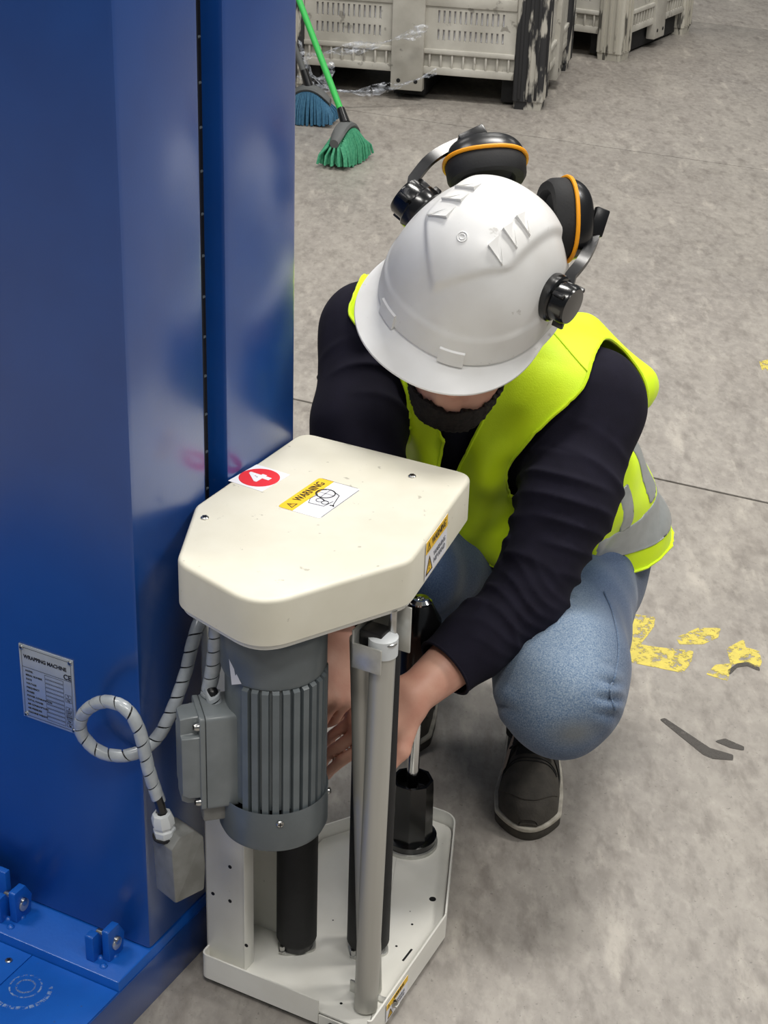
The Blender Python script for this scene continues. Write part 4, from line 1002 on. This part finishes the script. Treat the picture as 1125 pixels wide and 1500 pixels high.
V = relax(V + N * dsp[:, None], F, 1, .25)
npmesh('shirt', V, F, 'shirt_navy', ps, label='navy long sleeved shirt', thick=.003)
# cuff seam
def hoop(c, d, r, t, name, m, parent, n=40):
    x = nrm(np.cross(d, (0, 0, 1))); y = np.cross(d, x); b_ = MB(); b_.tube([c + r * (x * cos(a_) + y * sin(a_)) for a_ in np.linspace(0, 2 * pi, n + 1)], t, 8, False); return b_.build(name, m, parent)
hoop(Lc - ldir * .002, ldir, .0455, .0022, 'cuff_hem', 'shirt_navy', ps); hoop(Rc - rdir * .002, rdir, .0415, .002, 'cuff_hem', 'shirt_navy', ps)

# jeans ---------------------------------------------------------------
kf = J['Lkn'] + np.array([.004, -.008, -.010])
jeans = [cap(PE - np.array([.07, -.01, 0]), PE + np.array([.07, -.01, 0]), .128, k=.07), cap(PE, BE * 1.1 - PE * .1, .118, .116, .05),
         cap(J['Lhip'], kf + np.array([.0, .06, .010]), .102, .091, .05), cap(kf + np.array([.004, .06, .010]), kf, .091, .081, .04), cap(kf, J['Lan'] * .8 + kf * .2, .076, .058, .035),
         cap(kf + np.array([.022, .14, -.03]), J['Lhip'] + np.array([.02, 0, -.04]), .070, .08, .04),
         cap(J['Rhip'], J['Rkn'], .100, .080, .05), cap(J['Rkn'], J['Ran'] * .8 + J['Rkn'] * .2, .076, .058, .04)]
V, F = iso(jeans, .0052, margin=.03)
def jeans_cut(V):
    w_ = BE; g = np.where(np.linalg.norm(V - w_, axis=1) < .175, (V - w_) @ SU, -.05)
    for k_, a_ in (('Lkn', 'Lan'), ('Rkn', 'Ran')):
        d = nrm(J[a_] - J[k_]); c = J[a_] + d * -.012; g = np.where(near(V, J[k_], J[a_] + d * .08, .10) < 0, np.maximum(g, (V - c) @ d), g)
    return g
V, F = cutmesh(V, F, jeans_cut); N = vnormals(V, F)
# bunched cloth at the back of the bent knee, on the outer side
kc = surf_path(V, F, [(896, 1010), (897, 1018), (898, 1024)])[-1]
q = V - kc; dk = np.linalg.norm(q / np.array([.03, .06, .055]), axis=1)
dsp = .013 * np.clip(1.25 - dk, 0, 1) * (np.abs(np.sin((q @ nrm([.1, .75, .65])) * 95 + 1.5 * np.sin(q[:, 2] * 40))) ** .7 - .45)
q2 = V - surf_path(V, F, [(732, 1022), (734, 1028), (737, 1034)])[-1]; d2 = np.linalg.norm(q2 / np.array([.03, .05, .035]), axis=1)
dsp += .012 * np.clip(1.2 - d2, 0, 1) * (np.abs(np.sin((q2 @ nrm([.3, .5, .8])) * 85)) ** .7 - .45) + .0035 * wob(V, 24, 2)
V = relax(V + N * dsp[:, None], F, 1, .3)
sp_ = surf_path(V, F, [(884, 868), (897, 900), (905, 945), (901, 985), (893, 1012), (900, 1040)], lift=.0014)
o_ = np.array([.2, 2.4, 0]); DEN_KNEE = tuple(surf_path(V, F, [(806, 950), (810, 955), (812, 960)])[-1] + np.array([0, .03, 0]) - o_); DEN_DIRT = tuple(surf_path(V, F, [(838, 1066), (840, 1070), (842, 1074)])[-1] - o_)
denim()
jn = npmesh('jeans', V, F, 'denim', ps, label='faded blue jeans', thick=.003)
if len(sp_) > 4:
    b_ = MB(); b_.tube(sp_, .0016, 6); b_.build('side_seam', 'denim', jn)

# vest ----------------------------------------------------------------
def tc_(V): q = V - CH; return q @ SL, q @ SF, q @ SU
def front_lu(x, y, f=.135): p = atplane(x, y, CH + SF * f, SF) - CH; return p @ SL, p @ SU
fl0, fl1 = front_lu(640, 590), front_lu(646, 720); fr0, fr1 = front_lu(752, 525), front_lu(664, 700)
hemF = front_lu(690, 838, .15)[1]; hemB = hemF - .045
vest = [cap(CH - SL * .092, CH + SL * .092, .131, k=.05), cap(J['Rsh'] + SL * .015, J['Lsh'] - SL * .015, .088, k=.05), cap(CH, BE, .126, .132, .06), cap(BE - SL * .075, BE + SL * .075, .131, k=.06),
        cap(PE - np.array([.08, -.01, 0]), PE + np.array([.08, -.01, 0]), .150, k=.07),
        cap(atY(850, 500, 2.45), atY(925, 566, 2.42), .040, .038, .05),
        cap(atY(880, 690, 2.50), atY(893, 790, 2.52), .060, .078, .05), cap(atY(893, 790, 2.52), atY(885, 900, 2.54), .078, .082, .05),
        cap(CH + SF * .04 - SU * .10, BE + SF * .06 - SU * .02, .11, .115, .05)]
V0, F0 = iso(vest, .0050, margin=.03)
def vest_base(V):
    l, f, u = tc_(V)
    g = np.maximum(.094 - (near(V, J['Lsh'] + SL * .010 + SU * .004, lmid, 0)), .080 - near(V, J['Rsh'] - SL * .008, rmid, 0))
    g = np.maximum(g, .078 - near(V, lmid, J['Lel'], 0)); g = np.maximum(g, .076 - near(V, rmid, J['Rel'], 0))
    g = np.maximum(g, .080 - near(V, J['neck'] - SU * .01, hp(0, -.02, -.06), 0))
    w_ = np.clip((.15 - f) / .30, 0, 1); hem = hemF * (1 - w_) + hemB * w_ + .006 * np.sin(l * 55)
    return np.maximum(g, hem - u)
def vest_cut(V):
    l, f, u = tc_(V)
    lL = fl0[0] + (u - fl0[1]) * (fl1[0] - fl0[0]) / (fl1[1] - fl0[1]); lR = fr0[0] + (u - fr0[1]) * (fr1[0] - fr0[0]) / (fr1[1] - fr0[1]); lR = np.maximum(lR, lL + .018)
    op = np.where(f > .0, np.minimum(l - lL, lR - l), -.05)
    return np.maximum(vest_base(V), op)
def vest_disp(V, N):
    l, f, u = tc_(V); fr_ = np.clip(f / .06, 0, 1)
    d = .0105 * fr_ * np.clip((.12 - u) / .15, .15, 1) * np.sin(l * 62 + 4.5 * u + 1.2 * np.sin(u * 22)) + .0060 * fr_ * np.sin(l * 36 - u * 26)
    d += .0038 * (1 - fr_) * np.sin(u * 40 + l * 24 + 1.5 * np.sin(l * 25)) + .0022 * wob(V, 34, 6)
    return V + N * d[:, None]
V, F = cutmesh(V0, F0, vest_cut); N = vnormals(V, F); V = relax(vest_disp(V, N), F, 1, .3)
vs = npmesh('safety_vest', V, F, 'vest_yellow', ps, label='fluorescent yellow sleeveless safety vest', thick=.0022)
VV, FV = V, F
uB = hemB + .075
def tape(cutf, name):
    V, F = cutmesh(V0, F0, lambda P: np.maximum(vest_base(P) + .001, cutf(P))); 
    if len(F) == 0: return
    N = vnormals(V, F); V = relax(vest_disp(V, N), F, 1, .3) + vnormals(V, F) * .0015
    npmesh(name, V, F, 'reflective', vs, thick=.001)
def band(P): l, f, u = tc_(P); return np.maximum(np.abs(u - uB - .1 * f) - .026, f - .055)
tape(band, 'reflective_band')
def strip(P): l, f, u = tc_(P); return np.maximum(np.abs(l - .165 + .3 * (f + .06)) - .022 if False else np.abs(f + .075 + .25 * (u + .2)) - .022, np.maximum(-(u - uB - .024), np.maximum(u - uB - .24, .03 - l)))
tape(strip, 'reflective_strip')
def strip2(P): l, f, u = tc_(P); return np.maximum(np.abs(f - .012 + .1 * (u + .2)) - .013, np.maximum(-(u - uB - .024), np.maximum(u - uB - .10, .03 - l)))
tape(strip2, 'reflective_strip')
# bound edges and shoulder seam
for lp in rim_loops(FV):
    P_ = [VV[i] for i in lp[::2]]
    b_ = MB(); b_.tube(P_ + [P_[0]], .0026, 6, False); b_.build('edge_binding', 'vest_yellow', vs)
for px in ([(785, 462), (815, 492), (848, 530), (862, 545)],):
    q_ = surf_path(VV, FV, px)
    if len(q_) > 4: b_ = MB(); b_.tube(q_, .0016, 6); b_.build('shoulder_seam', 'vest_yellow', vs)

# shoes ---------------------------------------------------------------
def shoe(toe, d, pitch, label, mirror=1):
    """toe point on the floor, d from toe to heel"""
    d = nrm(np.array([d[0], d[1], 0])); x = np.array([d[1], -d[0], 0]) * -1     # x across
    ax = nrm(d * cos(pitch) + np.array([0, 0, sin(pitch)])); az = nrm(np.cross(x, ax)); az = az if az[2] > 0 else -az
    fr_ = frame(np.array([toe[0], toe[1], .0]), x, ax, az)
    root = bpy.data.objects.new('shoe', None)
    ts = np.linspace(.03, 1, 44) ** 2; Ls = .292
    def hw(t): return (.052 * min(1, (max(t, 0) / .16)) ** .5 if t < .16 else np.interp(t, [.16, .32, .5, .7, .88, 1], [.052, .0545, .051, .045, .042, .037]))
    def cx(t): return mirror * np.interp(t, [0, .3, .6, 1], [.004, .003, -.002, 0])
    out = [(cx(t) + hw(t) , t * Ls) for t in ts] + [(cx(t) - hw(t), t * Ls) for t in ts[::-1]]
    out = [(x_, y_) for x_, y_ in out]; out = rpoly([p for i, p in enumerate(out) if i == 0 or np.hypot(p[0] - out[i - 1][0], p[1] - out[i - 1][1]) > 1e-5], .012, 2)
    flex = lambda y_: np.clip((.10 - y_), 0, .2) * math.tan(pitch) if pitch else 0 * y_
    def fx(bq):
        # toes stay flat when the heel lifts
        bq.v = [(p[0], p[1], p[2] - 0) for p in bq.v]; return bq
    b_ = MB(); b_.prism(out, 0, .016, .002); sh_ = b_.build('shoe', 'sole_dark', ps, fr_, label=label)
    b_ = MB(); b_.prism(offset(out, .0014), .016, .0235, .002); b_.build('midsole', 'sole_white', sh_, fr_)
    top = lambda t: np.interp(t, [0, .06, .15, .3, .42, .55, .68, .85, 1], [.028, .050, .066, .080, .104, .132, .146, .136, .116])
    def ring(t, grow=0., n=22):
        w_ = (hw(max(t, .02)) - .003 + grow) * (.97); h_ = top(t) + grow - .025; wt = np.interp(t, [0, .3, .5, 1], [.9, .85, .62, .72])
        r_ = []
        for k in range(n):
            a_ = pi * k / (n - 1); c_, s_ = cos(a_), sin(a_); cc = math.copysign(abs(c_) ** .62, c_); ss = s_ ** .72
            r_.append((cx(t) + w_ * cc * (1 - (1 - wt) * ss), t * Ls + (.004 if t < .02 else 0), .025 + h_ * ss))
        return r_
    b_ = MB(); rr = [ring(t) for t in np.linspace(.05, .992, 40) ** 2]; b_.rings(rr, True, True, True); up_ = b_.build('upper', 'shoe_dark', sh_, fr_)
    b_ = MB(); b_.rings([[p for p in ring(t, .0016)] for t in np.linspace(.36, .72, 14)], False, False, False)
    tongue = [[p for i, p in enumerate(r) if 7 <= i <= 14] for r in [ring(t, .0024) for t in np.linspace(.36, .74, 14)]]
    b_ = MB(); b_.rings(tongue, False, False, False); b_.build('tongue', 'shoe_black', sh_, fr_)
    for side in (0, 1):
        pnl = [[p for i, p in enumerate(r) if (i <= 6 if side == 0 else i >= 15)] for r in [ring(t, .0020) for t in np.linspace(.40, .97, 12)]]
        b_ = MB(); b_.rings(pnl, False, False, False); b_.build('side_panel', 'shoe_black', sh_, fr_)
    pnl = [[p for i, p in enumerate(r) if (1 <= i <= 4)] for r in [ring(t, .0032) for t in np.linspace(.34, .56, 8)]]
    b_ = MB(); b_.rings(pnl, False, False, False); b_.build('side_patch', 'shoe_beige', sh_, fr_)
    # toe cap seam and laces
    for tt, nm, m_ in ((.33, 'toe_seam', 'shoe_black'), (.345, 'toe_seam', 'shoe_black')):
        b_ = MB(); b_.tube(ring(tt, .0006)[3:-3], .0012, 6); b_.build(nm, m_, sh_, fr_)
    cap_seam = [ring(.10 + .16 * abs(1 - k / 10.5) ** 1.6, .0008)[k] for k in range(2, 20)]
    b_ = MB(); b_.tube(cap_seam, .0009, 6); b_.build('toe_seam', 'sole_dark', sh_, fr_)
    for i in range(5):
        t = .40 + i * .065; p = ring(t, .006)[5:17]; b_ = MB(); q = [np.array(a_) + np.array([0, (j - 5.5) * .0022 * (1 if i % 2 else -1), 0]) for j, a_ in enumerate(p)]
        b_.tube(q, .0030, 8, prof=[(.0016 * cos(u), .0044 * sin(u)) for u in np.linspace(0, 2 * pi, 9)[:-1]]); b_.build('lace', 'black_rubber', sh_, fr_)
    bpy.data.objects.remove(root)
    return sh_
for k_, an_ in (('Lkn', 'Lan'), ('Rkn', 'Ran')):
    a_ = J[an_] + np.array([0, 0, .0]); up_d = nrm(J[k_] - J[an_]); b_ = MB()
    b_.tube([a_ + np.array([0, -.012, -.045]), a_ + np.array([0, -.004, -.01]), a_ + up_d * .04, a_ + up_d * .09, a_ + up_d * .14], [.046, .047, .047, .050, .054], 28); b_.build('sock', 'shoe_black', ps)
lt_ = atz(775, 1232, 0); shoe(lt_, (.07, 1.0), .0, 'dark grey lace-up shoe with white midsole')
rt_ = np.array([.040, 2.375, 0]); shoe(rt_, (.10, 1.0), .0, 'dark lace-up shoe with white midsole')

HO, HL, HF, HU = HO_HAT, HL_HAT, HF_HAT, HU_HAT
# ------------------------------------------------------------------ hard hat with ear defenders
hh = thing('hard_hat', 'white plastic hard hat with raised V ridge, worn by the crouching person', 'hard hat', HEAD)
UR, HHT, HAF, HAB, HW_, FP = -.036, .162, .128, .130, .117, -.004
def plan(th):
    c, s_ = cos(th), sin(th); a_ = HAF if c > 0 else HAB
    return (abs(c / a_) ** 2.3 + abs(s_ / HW_) ** 2.3) ** (-1 / 2.3)
def rho(l, f):
    ff = f - FP; r = math.hypot(l, ff)
    return 0 if r < 1e-9 else r / plan(atan2(l, ff))
def smooth(x): x = max(0., min(1., x)); return x * x * (3 - 2 * x)
def dome_u(l, f): return UR + HHT * max(0, 1 - rho(l, f) ** 2.25) ** .5
def vstep(l, f):
    q = abs(l); fb = .102 - .50 * q - 7.0 * q * q
    k = smooth((fb - f) / .011 + .5); k *= smooth((.072 - q) / .012)
    return .0062 * k
def dome_pt(l, f, off=0.):
    u = dome_u(l, f); e = 1e-4
    n = nrm((-(dome_u(l + e, f) - dome_u(l - e, f)) / (2 * e), -(dome_u(l, f + e) - dome_u(l, f - e)) / (2 * e), 1)); return np.array([l, f, u]) + n * (off + vstep(l, f)), n
NS = 144; rings_ = []
phis = [.004] + list(np.linspace(.03, 1.0, 64) ** .9 * pi / 2)
for ph in phis:
    r = []
    for k in range(NS):
        th = 2 * pi * k / NS; rr_ = plan(th); q = min(sin(ph), .9995)
        if ph >= phis[-1] - 1e-6: r.append((rr_ * sin(th), FP + rr_ * cos(th), UR)); continue
        l, f = q * rr_ * sin(th), FP + q * rr_ * cos(th)
        band_ = .0022 * smooth((q - .955) / .01) * (1 if q < .9999 else 1)
        p, n = dome_pt(l, f); out_ = np.array([sin(th), cos(th), 0]); r.append(tuple(p + out_ * band_))
    rings_.append(r)
def brim(th, w_, du):
    rr_ = plan(th) + .0022; c = max(0, cos(th)); e = (.004 + .038 * c ** 1.2) * w_
    return ((rr_ + e) * sin(th), FP + (rr_ + e) * cos(th), UR - .002 + du - .010 * w_ * c)
TT = [2 * pi * k / NS for k in range(NS)]
rings_ += [[brim(t, .05, -.001) for t in TT], [brim(t, .35, -.004) for t in TT], [brim(t, .75, -.006) for t in TT], [brim(t, .98, -.007) for t in TT], [brim(t, 1.0, -.009) for t in TT], [brim(t, .97, -.0105) for t in TT], [brim(t, .3, -.007) for t in TT]]
inner = []
for ph in phis[::-1][::6]:
    inner.append([(sin(ph) * (plan(t) - .004) * sin(t), FP + sin(ph) * (plan(t) - .004) * cos(t), UR - .001 + (HHT - .004) * max(0, 1 - min(1, sin(ph)) ** 2.25) ** .5) for t in TT])
rings_ += inner
b_ = MB(); b_.rings(rings_, True, True); shell = b_.build('shell', 'helmet_white', hh, HEAD, angle=50)
# vents, emblem
for sd in (-1, 1):
    for i in range(3):
        f0 = .034 - i * .0265; l0 = sd * .043
        A_, n = dome_pt(l0 - sd * .012, f0 + .008, .0002); B_, _ = dome_pt(l0 + sd * .014, f0 + .010, .0002); C_, _ = dome_pt(l0 - sd * .010, f0 - .012, .0002)
        D_, _ = dome_pt(l0 - sd * .012, f0 + .008, .0065); E_, _ = dome_pt(l0 + sd * .013, f0 + .010, .0045)
        b_ = MB(); b_.add([tuple(A_), tuple(B_), tuple(C_), tuple(D_), tuple(E_)], [(0, 1, 4, 3), (3, 4, 1, 2), (0, 3, 2), (1, 4, 2), (0, 2, 1)]); b_.build('vent_louver', 'helmet_white', shell, HEAD, False)
for r_ in (.0065, .0035):
    c_, n = dome_pt(0, .052); M = zframe(c_, n); b_ = MB(); b_.tube([M @ Vector((r_ * cos(t), r_ * sin(t), .0004)) for t in np.linspace(0, 2 * pi, 24)], .0009, 6, False); b_.build('emblem', 'helmet_white', shell, HEAD)
# rim relief: raised tabs above the peak
for t0 in (-.42, .42):
    b_ = MB(); g0 = [(plan(t) + .0022) for t in np.linspace(t0 - .13, t0 + .13, 7)]; tl_ = np.linspace(t0 - .13, t0 + .13, 7)
    b_.rings([[(r_ * sin(t), FP + r_ * cos(t), UR - .001), ((r_ + .0035) * sin(t), FP + (r_ + .0035) * cos(t), UR + .000), ((r_ + .0016) * sin(t), FP + (r_ + .0016) * cos(t), UR + .024), ((r_ - .004) * sin(t), FP + (r_ - .004) * cos(t), UR + .026)] for r_, t in zip(g0, tl_)])
    b_.build('rim_tab', 'helmet_white', shell, HEAD)
# ear defenders, folded up and back
def dep(P): return (np.asarray(P) - CAM) @ fw
def atD(x, y, D): return CAM + ray(x, y) * D
def muff(sd, mpx, cpx, cdep, axis, long_, armpx, lab):
    mt = hp(sd * (HW_ - .003) - .003, -.022, .026); n = nrm(HL * sd + HU * .18)
    b_ = MB(); M = zframe(mt - n * .008, n)
    b_.lathe([(.031, -.002), (.0325, .002), (.0325, .013), (.030, .0155), (.027, .016), (.027, .034), (.0245, .038), (.010, .039)], 36, M); hub = b_.build('muff_mount', 'black_gloss', hh)
    for a_ in (0, 2.1, 4.2): b_ = MB(); b_.box(.024, .035, -.003, .003, .018, .034, .001, M @ Matrix.Rotation(a_ + .4, 4, 'Z')); b_.build('mount_lug', 'black_plastic', hub)
    b_ = MB(); b_.box(-.008, .008, -.042, -.02, -.002, .010, .002, zframe(mt - n * .004, n, HF)); b_.build('mount_slot_tab', 'black_plastic', hub)
    ax = nrm(axis); x_ = nrm(long_ - ax * (long_ @ ax)); y_ = np.cross(ax, x_); cc = atD(*cpx, cdep); M = frame(cc, x_, y_, ax)
    sup = lambda a_, sx, sy, p=2.4: ((abs(cos(a_)) ** (2 / p)) * math.copysign(sx, cos(a_)), (abs(sin(a_)) ** (2 / p)) * math.copysign(sy, sin(a_)))
    an = np.linspace(0, 2 * pi, 41)[:-1]; A_, B_ = .0560, .0430
    rr = []
    for q in np.linspace(0, 1, 10): 
        z = .036 * sin(q * pi / 2); k = max(.02, cos(q * pi / 2)) ** .55; rr.append([(*sup(a_, A_ * k, B_ * k), z) for a_ in an])
    b_ = MB(); b_.rings(rr, True, True, M=M); cup = b_.build('ear_cup', 'black_plastic', hh)
    b_ = MB(); b_.rings([[(*sup(a_, A_ * k, B_ * k), z) for a_ in an] for k, z in ((.97, .0), (1.0, -.004), (.98, -.020), (.90, -.027), (.70, -.028), (.62, -.018))], M=M); b_.build('ear_cushion', 'black_rubber', cup)
    P = [M @ Vector((*sup(a_, A_ * 1.02, B_ * 1.02), .0015)) for a_ in list(an) + [0]]
    b_ = MB(); b_.tube(P, .0030, 8, False); b_.build('orange_band', 'orange_band', cup)
    top_ = M @ Vector((0, 0, .036)); pts = [mt + n * .016] + [atD(*p) for p in armpx[:-1]] + [np.array(top_) + ax * .006]
    b_ = MB(); b_.tube(spline(pts[:2], 2)[:-1] + spline(pts[1:], 4), .006, 8, prof=[(-.0035, -.0075), (.0035, -.0075), (.0035, .0075), (-.0035, .0075)]); arm = b_.build('muff_arm', 'black_plastic', hh)
    e = atD(*armpx[-1]); dv = nrm(e - pts[-2]); b_ = MB(); b_.box(-.0055, .0055, -.010, .010, -.020, .018, .002, zframe(e - dv * .012, dv, ax)); b_.build('arm_clip', 'black_plastic', arm)
    b_ = MB(); b_.cyl(np.array(top_) - ax * .004, np.array(top_) + ax * .010, .007, seg=16, bev=.001); b_.build('cup_pivot', 'black_plastic', cup)
dR, dL = dep(hp(-.075, -.125, .03)), dep(hp(.075, -.125, .03))
muff(-1, None, (711, 240), dR, RT * -.08 + UP * .93 + fw * .32, RT * .97 + UP * .2, [(606, 262, dep(hp(-.135, -.02, .02))), (632, 232, (dR + dep(hp(-.13, 0, .02))) / 2), (668, 212, dR), (706, 194, dR - .0)], '')
muff(1, None, (826, 322), dL, RT * .93 + UP * .02 + fw * .30, RT * .05 + UP * .97, [(836, 404, dep(hp(.13, -.04, .02))), (856, 378, dep(hp(.12, -.06, .02))), (870, 346, dL), (881, 312, dL)], '')
